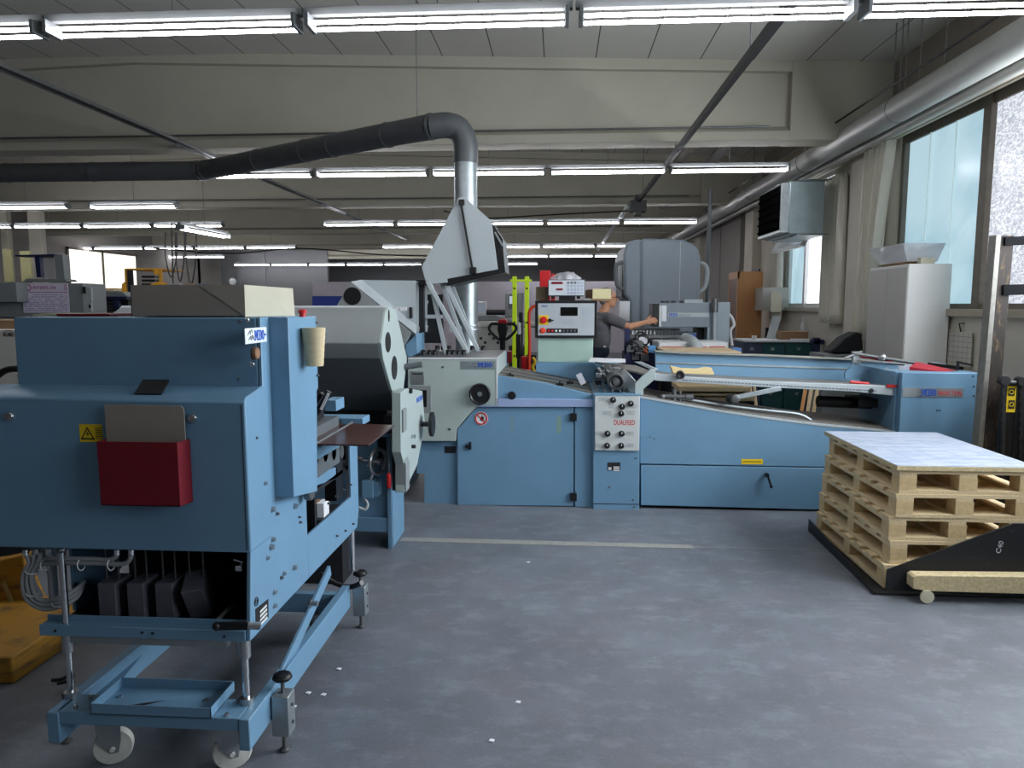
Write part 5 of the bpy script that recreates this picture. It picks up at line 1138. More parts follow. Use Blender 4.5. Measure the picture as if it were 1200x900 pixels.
# black steel lifter plate the pallets stand on
yfr = 4.24
t = thing('pallet_lifter', 'scratched black steel pallet lifter with tapered side plate under the pallet stack', 'lifter', (2.6, 4.9, 0))
a = PZ(1037, 690, 0); xl_ = PY(1039, 680, yfr).x
obj('base_plate', MB().prz([(xl_-.06, yfr), (2.94, yfr), (2.94, 5.9), (PZ(958, 620, 0).x-.06, PZ(958, 620, 0).y)], .002, .012), BLK_SCR, t)
sp_ = obj('side_plate', MB().pry(fpoly([(1039, 667), (1186, 613), (1215, 613), (1215, 700), (1037, 690.5)], yfr), yfr-.012, yfr), BLK_SCR, t, bevel=.001)
q = PZ(958, 622, 0); q.x -= .07; xl_ -= .07
obj('side_plate', MB().prism([Vector((q.x, q.y, 0)), Vector((xl_, yfr, 0)), Vector((xl_, yfr, .02)), Vector((q.x, q.y, .09))], [Vector((q.x+.01, q.y, 0)), Vector((xl_+.01, yfr, 0)), Vector((xl_+.01, yfr, .02)), Vector((q.x+.01, q.y, .09))]), BLK_SCR, t)
obj('side_plate', MB().pry(fpoly([(958, 597), (976, 597), (990, 601), (990, 622), (958, 620)], 5.55), 5.55, 5.56), BLK_SCR, t)
obj('end_wall', MB().box(2.95, 2.97, 4.25, 5.7, .01, .5), BLK_SCR, t)
a, b = PY(1167, 648, yfr-.012), PY(1176, 634, yfr-.012)
text('chalk_mark', 'C40', mat('chalk', '#c9cbd0', .9), sp_, a.x, b.x, a.z, b.z, yfr-.0125, rot=75)
bar = obj('wooden_bar', MB().pry(fpoly([(1070, 677), (1074, 674.5), (1230, 676), (1230, 697), (1085, 693), (1070, 690)], yfr-.1), yfr-.1, yfr-.02), OSB, bevel=.004)
tag(bar, 'long pale chipwood bar with a small roller lying against the black side plate', 'bar')
c = PY(1087, 688, yfr-.11); c.z = .042
obj('roller', MB().lathe((c.x, yfr-.105, c.z), (0, -1, 0), [(.012, 0), (.038, 0), (.038, .012), (.01, .014)], 24), mat('cream_roller', '#cfc7ae', .5), bar)
# second pallet seen at the right edge
one('wooden_crate', MB().box(3.15, 3.4, 4.95, 5.1, .42, .6).box(3.13, 3.4, 4.92, 5.13, .36, .42).box(3.15, 3.4, 4.95, 5.1, 0, .36), WOOD, 'raw wooden crate edge at the right border behind the pallet stack', 'crate', bevel=.004)
# ================================================================== RUSTY MAST, CHAINS
Y5 = 5.45
MATTE0 = mat('matte_black_steel', '#17181a', .9, spec=.1)  # plain matte black with low specular
t = thing('steel_mast', 'tall leaning rusty black steel frame with cross bars by the window', 'frame', (PY(1160, 560, Y5).x, Y5, 0))
a0, a1 = PY(1166, 276, Y5), PY(1142, 560, Y5); dv = (a1-a0); a2 = a0+dv*((a0.z)/(a0.z-a1.z))
obj('rail', MB().beam(a0+Vector((0, 0, 0)), a2, .035, .09, (0, 1, 0)), mat('worn_grey_edge', '#77756e', .5, metal=.3, var=.2, scale=20), t, bevel=.003)
e0 = a0+Vector((.075, .03, 0)); e2 = a2+Vector((.075, .03, 0))
obj('rail', MB().beam(e0, e2, .11, .07, (0, 1, 0)), RUST, t, bevel=.004)
obj('cross_bar', MB().beam(PY(1176, 283, Y5), PY(1240, 280, Y5), .04, .06), MATTE0, t, bevel=.003)
obj('cross_bar', MB().beam(PY(1174, 340, Y5), PY(1240, 338, Y5), .04, .075), MATTE0, t, bevel=.003)
obj('far_rail', MB().beam(PY(1236, 277, Y5), PY(1212, 560, Y5)+Vector((0, 0, -.6)), .08, .07, (0, 1, 0)), RUST, t)
t = thing('chain_hoist', 'black chain mast with twin chains and yellow label at the right edge', 'hoist', (PY(1185, 500, 5.3).x, 5.3, .3))
for px in (1176, 1197):
    p, q = PY(px, 447, 5.3), PY(px-2, 560, 5.3); m = MB(); n = 22
    for i in range(n):
        c = p.lerp(q, i/(n-1)); m.beam(c+Vector((0, 0, .022)), c-Vector((0, 0, .022)), .026 if i % 2 else .018, .02 if i % 2 else .03)
    obj('chain', m, BLACK_M, t)
obj('sheave_axle', MB().cyl(PY(1173, 448, 5.3), PY(1205, 450, 5.3), .02, 12).cyl(PY(1176, 446, 5.3)+Vector((0, -.03, 0)), PY(1176, 446, 5.3)+Vector((0, .03, 0)), .033, 16).cyl(PY(1196, 447, 5.3)+Vector((0, -.03, 0)), PY(1196, 447, 5.3)+Vector((0, .03, 0)), .033, 16), BLACK_M, t)
cy_ = obj('cylinder', MB().cyl((PY(1185, 500, 5.34).x, 5.36, .0), (PY(1185, 500, 5.34).x, 5.36, PY(1185, 455, 5.36).z), .035, 16), BLACK, t)
lb = obj('yellow_label', MB().fbox(1180, 452, 1190.5, 483, 5.31, .008), YEL, t)
obj('label_print', MB().fbox(1182, 455, 1189, 464, 5.306, .003).fbox(1182, 469, 1189, 479, 5.306, .003), TXT_K, lb)
obj('label_symbol', MB().ring(PY(1185.5, 459.5, 5.304), (0, 1, 0), .014, .003, 16, 5).ring(PY(1185.5, 474, 5.304), (0, 1, 0), .014, .003, 16, 5), YEL, lb)
obj('back_frame', MB().box(PY(1172, 500, 5.5).x, 3.6, 5.5, 5.56, 0, PY(1180, 450, 5.5).z), BLACK_M, t)
# pale cream post behind
one('cream_post', MB().fbox(1183, 345, 1192, 560, 6.5, .08), mat('cream_post_paint', '#cfcaa8', .6), 'narrow cream post behind the rusty steel frame', 'post')

# ================================================================== RIGHT WALL FURNITURE
yc0 = 7.3
x0, x1 = PY(1062, 360, yc0).x, PY(1113, 360, yc0).x
ycb = PX(1017, 360, x0).y
zt6 = PY(1087, 309, yc0).z
t = thing('storage_cabinet', 'tall white metal cabinet standing in front of the big window', 'cabinet', ((x0+x1)/2, 7.7, 0))
obj('body', MB().box(x0+.004, x1, yc0, ycb, 0, zt6), mat('white_enamel', '#e2e3e1', .5, var=.02), t, bevel=.004)
obj('door', MB().box(x0-.004, x0+.004, yc0+.01, (yc0+ycb)/2-.003, .05, zt6-.03), mat('off_white_door', '#bdbcb8', .5, var=.02), t)  # doors are on the shaded face; that shade is in their darker white
obj('door', MB().box(x0-.004, x0+.004, (yc0+ycb)/2+.003, ycb-.01, .05, zt6-.03), mat('shaded_white_door_b', '#bdbcb8', .5, var=.02), t)
one('book_pile', MB().box(x0+.02, x0+.32, yc0+.15, yc0+.6, zt6+.001, zt6+.012).box(x0+.0, x0+.28, yc0+.2, yc0+.7, zt6+.012, zt6+.022).box(x0+.05, x0+.3, yc0+.1, yc0+.5, zt6+.022, zt6+.03), CARD_B, 'flat pile of brown folders on top of the white cabinet', 'folder', bevel=.001)
one('paper_pile', MB().box(x0+.12, x0+.25, yc0+.02, yc0+.09, zt6+.001, zt6+.06), CARD_L, 'small cream paper pile at the front edge of the cabinet top', 'paper')
# clear plastic tray
tz = zt6+.032; yt0, yt1 = yc0+.1, yc0+.9
xa_, xb_ = x0-.02, 3.74
m = MB(); f = .10
b4 = [(xa_+f, yt0+f), (xb_-.02, yt0+f), (xb_-.02, yt1-f), (xa_+f, yt1-f)]; t4 = [(xa_, yt0), (xb_, yt0), (xb_, yt1), (xa_, yt1)]
m.v = [(x, y, tz) for x, y in b4]+[(x, y, tz+.17) for x, y in t4]; m.f = [(0, 1, 2, 3)]+[(i, (i+1) % 4, 4+(i+1) % 4, 4+i) for i in range(4)]
o = one('plastic_tray', m, CLEAR, 'clear plastic tray on top of the tall white cabinet', 'tray')
so = o.modifiers.new('s', 'SOLIDIFY'); so.thickness = .004
# planner sheet leaning on the wall, dark items
PLN = mat('planner_paper', '#c3c1b8', .8); grid_lines(PLN, 1, .08, .006, '#8f8e8a'); grid_lines(PLN, 2, .05, .005, '#8f8e8a')
p0_, p1_ = PX(1113, 420, XW-.06), PX(1141, 420, XW-.06)
pw = one('wall_planner', MB().box(XW-.03, XW-.02, PX(1141, 420, XW).y, PX(1114, 420, XW).y, PX(1120, 428, XW).z, PX(1128, 389, XW).z), PLN, 'grid planner sheet hung on the wall right of the white cabinet', 'planner')
obj('hook', MB().tube([PX(1126, 389, XW-.02), PX(1124, 379, XW-.03), PX(1130, 379, XW-.03)], .006, 6), BLACK_M, pw)
one('work_table', MB().box(3.0, XW-.04, 6.76, 7.26, 1.02, 1.06).box(3.05, 3.1, 6.8, 6.85, 0, 1.02).box(3.7, 3.75, 6.8, 6.85, 0, 1.02).box(3.7, 3.75, 7.15, 7.2, 0, 1.02).box(3.05, 3.1, 7.15, 7.2, 0, 1.02), mat('grey_table', '#9a978e', .7), 'cluttered work table top behind the end box by the wall', 'table', bevel=.003)
one('rag_heap', MB().ball((3.3, 6.95, 1.105), 1, 18, 10, (.22, .16, .045)).ball((3.5, 7.0, 1.115), 1, 14, 8, (.14, .12, .055)), mat('pale_cloth', '#b9bec9', .9, var=.15, scale=12), 'pale crumpled rag heap on the work table behind the end box', 'rag')
one('black_tool', MB().beam((3.35, 6.8, 1.165), (3.68, 6.85, 1.12), .03, .03), BLACK, 'black tool lying on the rags behind the end box', 'tool', bevel=.006)
# bag hanging between cabinet and pier
m = MB().pry(fpoly([(974, 411), (990, 396), (1004, 389), (1011, 391), (1012, 414), (975, 414)], 8.6), 8.6, 8.85)
one('black_bag', m, BLACK_M, 'black bag standing left of the white cabinet', 'bag', bevel=.03)
one('grey_cabinet', MB().box(PY(962, 420, 8.6).x, PY(1015, 420, 8.6).x, 8.5, 9.0, 0, PY(985, 415, 8.6).z), GREY_M, 'low grey cabinet behind the blue feeder rail', 'cabinet', bevel=.005)
k = PX(987, 396, XW-.16); one('wall_socket', MB().box(XW-.20, XW-.161, 8.98, 9.1, 1.27, 1.38), BLACK_M, 'dark wall socket on the pier above the low grey cabinet', 'socket', bevel=.005)
k = PY(983, 372, 8.8)
# curtains
def curtain(name, y0, y1, yb0, yb1, x, z0, z1, label, seed):
    m = MB(); n = 46; rows = 14; rnd = random.Random(seed)
    ph = [rnd.random()*6 for _ in range(4)]
    for j in range(rows+1):
        t_ = j/rows
        for i in range(n+1):
            u = i/n; a = y0+(y1-y0)*u; b = yb0+(yb1-yb0)*u; tt = t_**1.1
            yy = b+(a-b)*tt
            xx = x+.045*math.sin(u*34+ph[0]+t_*1.2)+.02*math.sin(u*71+ph[1])*(1-t_*.5)
            m.v.append((xx, yy, z0+(z1-z0)*t_))
    for j in range(rows):
        for i in range(n): k = j*(n+1)+i; m.f.append((k, k+1, k+n+2, k+n+1))
    o = one(name, m, CLOTH, label, 'curtain', 'curtains beside the windows')
    s_ = o.modifiers.new('s', 'SOLIDIFY'); s_.thickness = .004
curtain('curtain', 8.15, 8.8, 8.55, 8.95, 3.52, 1.30, 3.44, 'long off white curtain hanging beside the pale blue window panes', 1)
curtain('curtain', 9.85, 10.45, 9.75, 10.5, 3.66, 1.45, 3.4, 'narrow off white curtain right of the far open window', 2)
curtain('curtain', 12.45, 12.8, 12.4, 12.8, 3.66, 1.45, 3.4, 'off white curtain at the left edge of the far window', 3)
# air heater
yh = 9.9
hx0_, hx1_ = PY(938, 240, yh).x, PY(966, 240, yh).x
zt7, zb7 = PY(945, 212, yh).z, PY(945, 274, yh).z
yhb = 11.0
t = thing('air_heater', 'square galvanised air heater with black louvres hanging before the far window', 'heater', ((hx0_+hx1_)/2, 10.4, zb7))
obj('casing', MB().box(hx0_-.14, hx1_, yh, yhb, zb7, zt7), mat('pale_zinc', '#9fb0b4', .45, metal=.45, var=.1, scale=6), t, bevel=.01)
obj('flange', MB().box(hx0_-.03, hx1_+.03, yh-.02, yhb, zt7, zt7+.02).box(hx0_-.03, hx1_+.03, yh-.02, yhb, zb7-.02, zb7), ZINC, t)
lx = hx0_-.24; ly0, ly1 = PX(928, 240, lx).y, PX(912, 240, lx).y
obj('outlet_frame', MB().box(lx, hx0_-.13, yh+.02, yhb, zb7+.02, zt7-.02), ZINC, t, bevel=.004)
MATTE = mat('matte_black', '#101112', 1, spec=0)
obj('outlet_shade', MB().box(lx-.004, lx, yh+.06, yhb-.02, zb7+.06, zt7-.04), MATTE, t)  # black face, shade inside the outlet painted on
for i in range(5):
    z = zb7+.1+i*(zt7-zb7-.14)/5
    obj('louvre', MB().beam((lx-.012, yh+.06, z), (lx-.012, yhb-.02, z), .03, .01, (.5, 0, 1)), MATTE, t)
m = MB()
for i in range(14): m.box(hx0_+i*.028, hx0_+.012+i*.028, yh-.024, yh-.02, zt7+.004, zt7+.016).box(hx0_+i*.028, hx0_+.012+i*.028, yh-.024, yh-.02, zb7-.016, zb7-.004)
obj('slots', m, BLACK, t)
obj('pipe_stub', MB().cyl((lx+.05, yh+.3, zt7), (lx+.05, yh+.3, 3.29), .05, 14).cyl((hx0_+.15, yh+.3, zt7), (3.33, yh+.3, 3.29), .05, 14), GREY_L, t)
# wall boxes, wooden cupboard, teal cabinets
yb_ = 13.6
t = thing('wall_box', 'pale grey switch box with open cream door beside the wooden cupboard', 'box', (3.6, 12.5, 1.6))
obj('box_body', MB().box(3.36, XW-.01, 12.35, 12.8, PY(893, 364, 12.4).z, PY(893, 337, 12.4).z), mat('pale_grey_box', '#b4b1ab', .5), t, bevel=.006)
obj('door', MB().box(3.43, 3.60, 12.1, 12.13, PY(905, 366, 12.1).z, PY(905, 342, 12.1).z).box(3.585, 3.6, 12.12, 12.36, PY(905, 364, 12.1).z, PY(905, 343, 12.1).z), CARD_L, t, bevel=.004)
Yw = 12.95
x0, x1 = PY(864, 360, Yw).x, PY(893, 360, Yw).x
zt8 = PY(878, 318, Yw).z
t = thing('wooden_cupboard', 'tall orange beech cupboard standing by the right wall', 'cupboard', ((x0+x1)/2, 15, 0))
yw2 = PX(853, 360, x0).y
obj('carcass', MB().box(x0+.02, x1, Yw, yw2, 0, zt8), BEECH, t, bevel=.005)
obj('roller_door', MB().box(x0, x0+.02, Yw+.05, yw2-.05, .1, zt8-.12), grid_lines(BEECH_D, 2, .04, .006, '#5c3f2c'), t)
obj('rim', MB().box(x0-.005, x0+.02, Yw, Yw+.05, 0, zt8).box(x0-.005, x0+.02, yw2-.05, yw2, 0, zt8).box(x0-.005, x0+.02, Yw, yw2, zt8-.12, zt8), BEECH, t)
obj('top_items', MB().box(x0+.4, x1-.05, Yw+.1, Yw+.6, zt8, zt8+.05), BLACK_M, t)
Yt = 10.9
for i, (a, b, mm) in enumerate([(872, 894, SLATE), (894.5, 920, TEAL), (920.5, 955, TEAL)]):
    xa_, xb_ = PY(a, 410, Yt).x, PY(b, 410, Yt).x; zz = PY(905, 401-.0, Yt).z
    u = thing('drawer_cabinet', ['slate blue drawer cabinet, leftmost under the far window', 'dark teal drawer cabinet between slate and last teal one', 'dark teal drawer cabinet at the right end of the row'][i], 'cabinet', ((xa_+xb_)/2, Yt+.3, 0))
    obj('body', MB().box(xa_, xb_, Yt+.015, Yt+.6, 0, zz), mm, u, bevel=.004)
    for k in range(3): 
        dr_ = obj('drawer', MB().box(xa_+.01, xb_-.01, Yt, Yt+.015, zz-.03-(k+1)*.33, zz-.04-k*.33), mm, u, bevel=.003)
        obj('handle', MB().box((xa_+xb_)/2-.05, (xa_+xb_)/2+.0, Yt-.01, Yt, zz-.12-k*.33, zz-.08-k*.33), ZINC, dr_)
zz = PY(905, 401, Yt).z
one('worktop', MB().box(PY(871, 400, Yt).x, PY(956, 400, Yt).x, Yt-.02, Yt+.62, zz, zz+.03), PAPER, 'white worktop across the teal and slate drawer cabinets', 'worktop', bevel=.003)
zw = zz+.03
one('carton', MB().box(PY(918, 395, Yt).x, PY(950, 395, Yt).x, Yt+.1, Yt+.35, zw, zw+.12), CARD_B, 'flat brown carton on the white worktop under the window', 'box')
one('leaning_board', MB().beam((PY(903, 398, Yt+.4).x, Yt+.4, zw), (PY(910, 380, Yt+.5).x, Yt+.5, zw+.34), .14, .02), GREY_L, 'narrow grey board leaning upright on the white worktop', 'board')
one('glass_bottle', MB().lathe((PY(940, 395, Yt+.5).x, Yt+.48, zw), (0, 0, 1), [(.04, 0), (.04, .22), (.015, .28), (.015, .34)], 14), CLEAR, 'clear glass bottle on the white worktop behind the carton', 'bottle')
one('paper_sheet', MB().box(PY(928, 399, Yt).x, PY(948, 399, Yt).x, Yt+.0, Yt+.08, zw, zw+.02), PAPER, 'white paper pad in front of the flat carton on the worktop', 'paper')
one('white_cup', MB().lathe((PY(887, 398, Yt).x, Yt+.15, zw), (0, 0, 1), [(.03, 0), (.04, .06)], 14), WHITE, 'small white cup at the left end of the worktop', 'cup')
one('blue_clamp', MB().gbox(954, 396, 962, 10.6, .1).fbox(951, 398, 966, 404, 10.6, .1), NAVY, 'navy blue press head right of the teal cabinets', 'clamp', bevel=.01)  # clamp box carried down to the floor as added support
one('folding_ladder', MB().beam(PY(899, 384, 13.3)+Vector((0, 0, 0)), PY(899, 384, 13.3)+Vector((0, 0, -1.3)), .05, .05), BLACK_M, 'thin dark post below the wall boxes', 'post')

# ================================================================== FEEDER TABLE, PLYWOOD BEHIND
Yp = 7.6
zp = PY(800, 409, Yp).z
one('plywood_sheet', MB().prz([(PY(773, 406, 8.2).x, 8.2), (PY(868, 413, 7.25).x, 7.25), (PY(790, 413, 7.25).x, 7.25)]+[(PY(770, 406, 8.1).x, 8.1)] if False else [(PY(782, 413, 7.3).x, 7.3), (PY(869, 413, 7.3).x, 7.3), (PY(852, 407, 8.1).x, 8.1), (PY(770, 405, 8.1).x, 8.1)], zp-.03, zp-.01), PLY, 'large pale plywood sheet lying behind the blue far rail', 'sheet', bevel=.002)
one('sheet_support', MB().box(PY(800, 413, 7.5).x, PY(850, 413, 7.5).x, 7.86, 8.02, 0, zp-.031), BLACK_M, 'dark stand carrying the pale plywood sheet', 'stand')
t = thing('register_table', 'white register table with red strips behind the plywood sheet', 'table', (PY(815, 410, 8.4).x, 8.6, 0))
zr = PY(815, 403.5, 8.5).z
obj('table_top', MB().fbox(772, 401, 853, 408.5, 8.35, .6), WHITE, t, bevel=.01)
m = MB()
for a, b in [(775, 800), (820, 828), (831, 850)]: m.fbox(a, 406, b, 407.6, 8.345, .01)
obj('red_strip', m, RED_B, t)
m = MB()
for i in range(11): m.fbox(776+i*7, 400+random.random()*1.5, 780+i*7, 403, 8.4+random.random()*.3, .05)
obj('roller_fitting', m, GREY_D, t)
obj('white_hose', MB().tube(smooth_path([PY(803, 397, 8.75), PY(808, 399, 8.6), PY(814, 404, 8.3), PY(818, 411, 8.25)], 5), .07, 12), GREY_L, t)
obj('blue_end', MB().fbox(859, 408, 869, 416, 8.3, .2), mat('sky_blue_plastic', '#5f8fc9', .5), t, bevel=.005)
obj('leg_frame', MB().fbox(776, 409, 850, 470, 8.5, .3), BLACK_M, t)
t = thing('clutter_cart', 'dark cart with orange and blue fittings left of the register table', 'cart', (PY(757, 420, 8.3).x, 8.4, 0))
obj('cart_body', MB().fbox(733, 414, 770, 470, 8.25, .5).fbox(732, 385, 738, 415, 8.3, .06), NAVY, t)
for nm, mm, seed in [('cables', BLACK_M, 1), ('fittings', STEEL_D, 2), ('orange_fitting', mat('orange_brown_plastic', '#b65a2c', .5), 3), ('blue_fitting', mat('mid_blue_plastic', '#5d9bd0', .5), 4), ('label', PAPER, 5)]:
    m = MB(); rnd = random.Random(seed)
    for i in range([16, 10, 1, 1, 1][seed-1]):
        a, b = (rnd.uniform(738, 756), rnd.uniform(398, 420)) if seed < 3 else [(754.5, 411), (764, 409), (754, 402)][seed-3]
        if seed == 1: m.ring(PY(a, b, 8.2+rnd.random()*.2), (rnd.random(), 1, rnd.random()), .05+rnd.random()*.04, .008, 12, 5)
        else:
            s_ = .04 if seed < 5 else .07; p = PY(a, b, 8.2+rnd.random()*.1 if seed != 5 else 8.35); m.box(p.x-s_, p.x+s_, p.y-.02, p.y+.02, p.z-s_, p.z+s_)
    obj(nm, m, mm, t)
# grey feeder head (MBO) and big cover
Yg = 9.0
t = thing('grey_feeder', 'grey feeder head with control arm that the man is touching', 'machine', (PY(810, 420, Yg).x, 9.3, 0))
gh = obj('head', MB().fbox(772, 355, 832, 383.5, Yg, .45), GREY_B, t, bevel=.008)
cb = obj('column', MB().fbox(828, 354, 854, 470, Yg+.02, .6), mat('pale_blue_grey', '#95a3ad', .45), t, bevel=.008)
obj('column_dark', MB().fbox(816, 384, 828, 470, Yg+.2, .3), BLACK_M, t)
obj('cable_conduit', MB().cyl(PY(837.5, 352, Yg-.03), PY(837, 410, Yg-.03), .022, 12), GREY_L, t)
obj('conduit_head', MB().cyl(PY(837.5, 350, Yg-.03), PY(837.5, 366, Yg-.03), .04, 12), STEEL_D, t)
cp_ = obj('control_panel', MB().fbox(765, 356, 772, 383, Yg-.05, .4), BLACK, t, bevel=.006)
obj('white_edge', MB().fbox(772.5, 358, 775, 383, Yg-.01, .02), WHITE, t)
obj('notice_sheet', MB().fbox(775.5, 358, 781, 376.5, Yg-.012, .008), PAPER, t)
st = obj('name_strip', MB().fbox(783, 366.5, 831, 371.5, Yg-.008, .01), GREY_L, t)
a, b = PY(784, 371, Yg), PY(794, 367, Yg)
mbo(st, a.x, b.x, a.z, b.z, Yg-.008, '-Y', TXT_B)
a, b = PY(795.5, 370.6, Yg), PY(809, 368.6, Yg)
text('lettering', 'PERFECTION', TXT_G, st, a.x, b.x, a.z, b.z, Yg-.008, bold=.01)
m = MB()
for px, w_ in [(775, 4), (781, 3), (787, 5), (798, 3)]: m.fbox(px, 352.5, px+w_, 355, Yg+.1, .1)
obj('top_fittings', m, BLACK_M, t)
obj('top_tray', MB().fbox(802, 351, 824, 355, Yg+.1, .3), GREY_L, t)
obj('white_cable', MB().tube(smooth_path([PY(854, 368, Yg+.1), PY(858, 373, Yg+.1), PY(860, 381, Yg+.1), PY(856, 388, Yg+.1), PY(858, 405, Yg+.1)], 5), .018, 8), WHITE, t)
m = MB()
for i in range(13): m.cyl(PY(742+i*4.2, 388, Yg+.05), PY(742+i*4.2, 393, Yg+.0), .016, 8)
obj('clamp_row', m, STEEL, t)
obj('clamp_rail', MB().fbox(738, 392, 797, 396, Yg+.0, .2).fbox(738, 385, 797, 388, Yg+.3, .1), STEEL_D, t)
obj('under_box', MB().fbox(777, 394, 800, 402, Yg+.05, .3).fbox(806, 390, 816, 399, Yg+.1, .2), GREY_B, t)
obj('blue_case', MB().fbox(807, 391, 816, 399, Yg+.05, .05), mat('royal_blue', '#2f4f9a', .5), t)
obj('base', MB().fbox(741, 400, 800, 470, Yg+.3, .4), BLACK_M, t)
Yq = 11.0
zq0 = PY(775, 392, Yq).z
t = thing('round_machine_cover', 'very large rounded grey machine cover rising behind the man', 'cover', (PY(775, 390, Yq).x, 11.9, zq0))
prof = fpoly([(731, 296), (737, 284), (748, 280), (802, 280), (815, 286), (822, 300), (821, 352), (821, 392), (737, 392), (737, 352), (733, 340)], Yq)
obj('shell', MB().pry(fpoly([(731, 297), (735, 285), (742, 281), (752, 279.5), (752, 392), (739, 392), (738, 352), (732, 345)], Yq), Yq+.03, Yq+1.7), GREY_B, t, bevel=.04)
obj('shell', MB().pry(fpoly([(750.5, 281), (756, 279), (800, 280.5), (812, 285), (819, 292), (821.5, 305), (820, 392), (750.5, 392)], Yq), Yq, Yq+1.8), GREY_B, t, bevel=.05)
obj('seam', MB().fbox(796.5, 283, 797.3, 352, Yq-.006, .01), GREY_L, t)
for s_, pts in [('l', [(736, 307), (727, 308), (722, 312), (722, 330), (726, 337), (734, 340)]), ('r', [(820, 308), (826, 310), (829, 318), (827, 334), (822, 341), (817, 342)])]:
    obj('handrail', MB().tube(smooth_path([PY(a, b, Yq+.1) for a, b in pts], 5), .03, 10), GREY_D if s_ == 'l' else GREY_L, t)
obj('side_plate', MB().fbox(729, 309, 732, 350, Yq+.2, .4), GREY_D, t)
obj('stand', MB().fbox(742, 392, 818, 480, Yq+.3, 1.2), GREY_D, t)
one('floating_sheet', MB().fbox(726, 353, 738, 376, 10.2, .01), PAPER, 'bright white sheet floating free beside the grey cover behind the arm', 'sheet')  # sheet placed in mid-air, nothing holds it up

# ================================================================== PERSON
Yp_ = 8.9
def pp_(px, py, dy=0): return PY(px, py, Yp_+dy)
sole = .0
hd_ = pp_(713, 350); hd_.z = 1.775
neck = Vector((hd_.x-.045, Yp_, 1.63)); chest = Vector((hd_.x-.09, Yp_, 1.44)); belly = Vector((hd_.x-.10, Yp_, 1.27)); hip = Vector((hd_.x-.11, Yp_, 1.13))
per = thing('person', 'grey-haired person in a grey t-shirt reaching right to the feeder controls', 'person', (hip.x, Yp_, 0))
def capsule(m, pts, rs, flat=1.0):
    for i in range(len(pts)-1):
        m.cyl(pts[i], pts[i+1], rs[i], 16, rs[i+1])
    for p, r_ in zip(pts, rs): m.ball(p, r_, 16, 10)
    return m
sR, sL = chest+Vector((.03, -.17, .09)), chest+Vector((.03, .17, .09))
eR = pp_(737, 383, -.22); wR = pp_(757, 377.5, -.12); hR = pp_(763, 374.5, -.08)
sR = pp_(716, 374, -.18); eL = Vector((chest.x-.03, Yp_+.21, 1.17)); wL = Vector((chest.x+.02, Yp_+.2, .93))
knee = lambda s: Vector((hip.x+.03+.03*s, Yp_+.10*s, .66)); ank = lambda s: Vector((hip.x-.0+.08*s, Yp_+.11*s, .24))
def body_mesh(k=0.0, upper=True):
    m = MB()
    m.ball(chest, 1, 20, 14, (.115+k, .175+k, .15)); m.ball(chest+Vector((.01, 0, .09)), 1, 20, 12, (.09+k, .165+k, .07))
    m.ball(belly, 1, 20, 14, (.125+k, .16+k, .17)); m.ball(belly+Vector((.005, 0, .08)), 1, 20, 14, (.12+k, .165+k, .14)); m.ball(hip+Vector((0, 0, .03)), 1, 20, 14, (.112+k, .152+k, .09))
    return m
m = body_mesh()
capsule(m, [chest+Vector((0, 0, .12)), neck, hd_+Vector((-.01, 0, -.05))], [.065, .056, .055])
m.ball(hd_+Vector((-.01, 0, .015)), 1, 24, 16, (.098, .077, .105)); m.ball(hd_+Vector((.02, 0, -.05)), 1, 20, 12, (.068, .058, .065))
m.ball(hd_+Vector((.06, 0, -.088)), .024, 12, 8)                       # chin
m.ball(hd_+Vector((.094, 0, -.012)), 1, 12, 8, (.022, .013, .024)).ball(hd_+Vector((.082, 0, .018)), 1, 12, 8, (.014, .012, .03))  # nose
m.ball(hd_+Vector((.078, 0, -.052)), 1, 12, 8, (.014, .024, .008)).ball(hd_+Vector((.074, 0, -.063)), 1, 12, 8, (.013, .021, .007))
for s in (-1, 1): m.ball(hd_+Vector((-.012, s*.078, -.008)), 1, 12, 8, (.02, .010, .032))
m.ball(hd_+Vector((.074, 0, .035)), 1, 14, 8, (.016, .05, .012))           # brow
for s, A_ in ((-1, [sR, eR, wR]), (1, [sL, eL, wL])):
    capsule(m, A_, [.052, .041, .028])
    dv = (A_[2]-A_[1]).normalized(); sd_ = dv.cross(Vector((0, 0, 1))).normalized(); upv = sd_.cross(dv)
    w = A_[2]
    m.ball(w+dv*.045, 1, 14, 10, (.05, .02, .04), Matrix((dv, sd_, upv)).transposed())
    for i in range(4):
        o_ = upv*(.028-.019*i); L_ = [.075, .085, .08, .062][i]
        a = w+dv*.08+o_; b = a+dv*L_*.45+sd_*.006*s; c = b+dv*L_*.3-upv*.012; d = c+dv*L_*.2-upv*.016
        capsule(m, [w+dv*.04+o_*.8, a, b, c, d], [.0095, .0095, .0088, .008, .0072])
    a = w+dv*.02+upv*.03; capsule(m, [a, a+dv*.035+upv*.022, a+dv*.065+upv*.03], [.012, .0105, .009])
for s in (-1, 1): capsule(m, [hip+Vector((0, .085*s, -.03)), knee(s), ank(s)], [.085, .058, .042]); m.ball(ank(s)+Vector((.06, 0, -.05)), 1, 14, 8, (.12, .045, .045))
def fuse(name, m, mt, vox, parent):
    o = obj(name, m, mt, parent); r_ = o.modifiers.new('r', 'REMESH'); r_.mode = 'VOXEL'; r_.voxel_size = vox; r_.use_smooth_shade = True
    s_ = o.modifiers.new('s', 'SMOOTH'); s_.iterations = 3; s_.factor = .5
    return o
bdy = fuse('body', m, SKIN, .0065, per)
m = body_mesh(.014)
capsule(m, [chest+Vector((0, 0, .10)), neck+Vector((-.005, 0, -.05))], [.085, .066])
capsule(m, [sR, sR.lerp(eR, .62)], [.07, .062]); capsule(m, [sL, sL.lerp(eL, .62)], [.07, .062])
capsule(m, [chest+Vector((.02, -.08, .08)), sR], [.08, .07]); capsule(m, [chest+Vector((.02, .08, .08)), sL], [.08, .07])
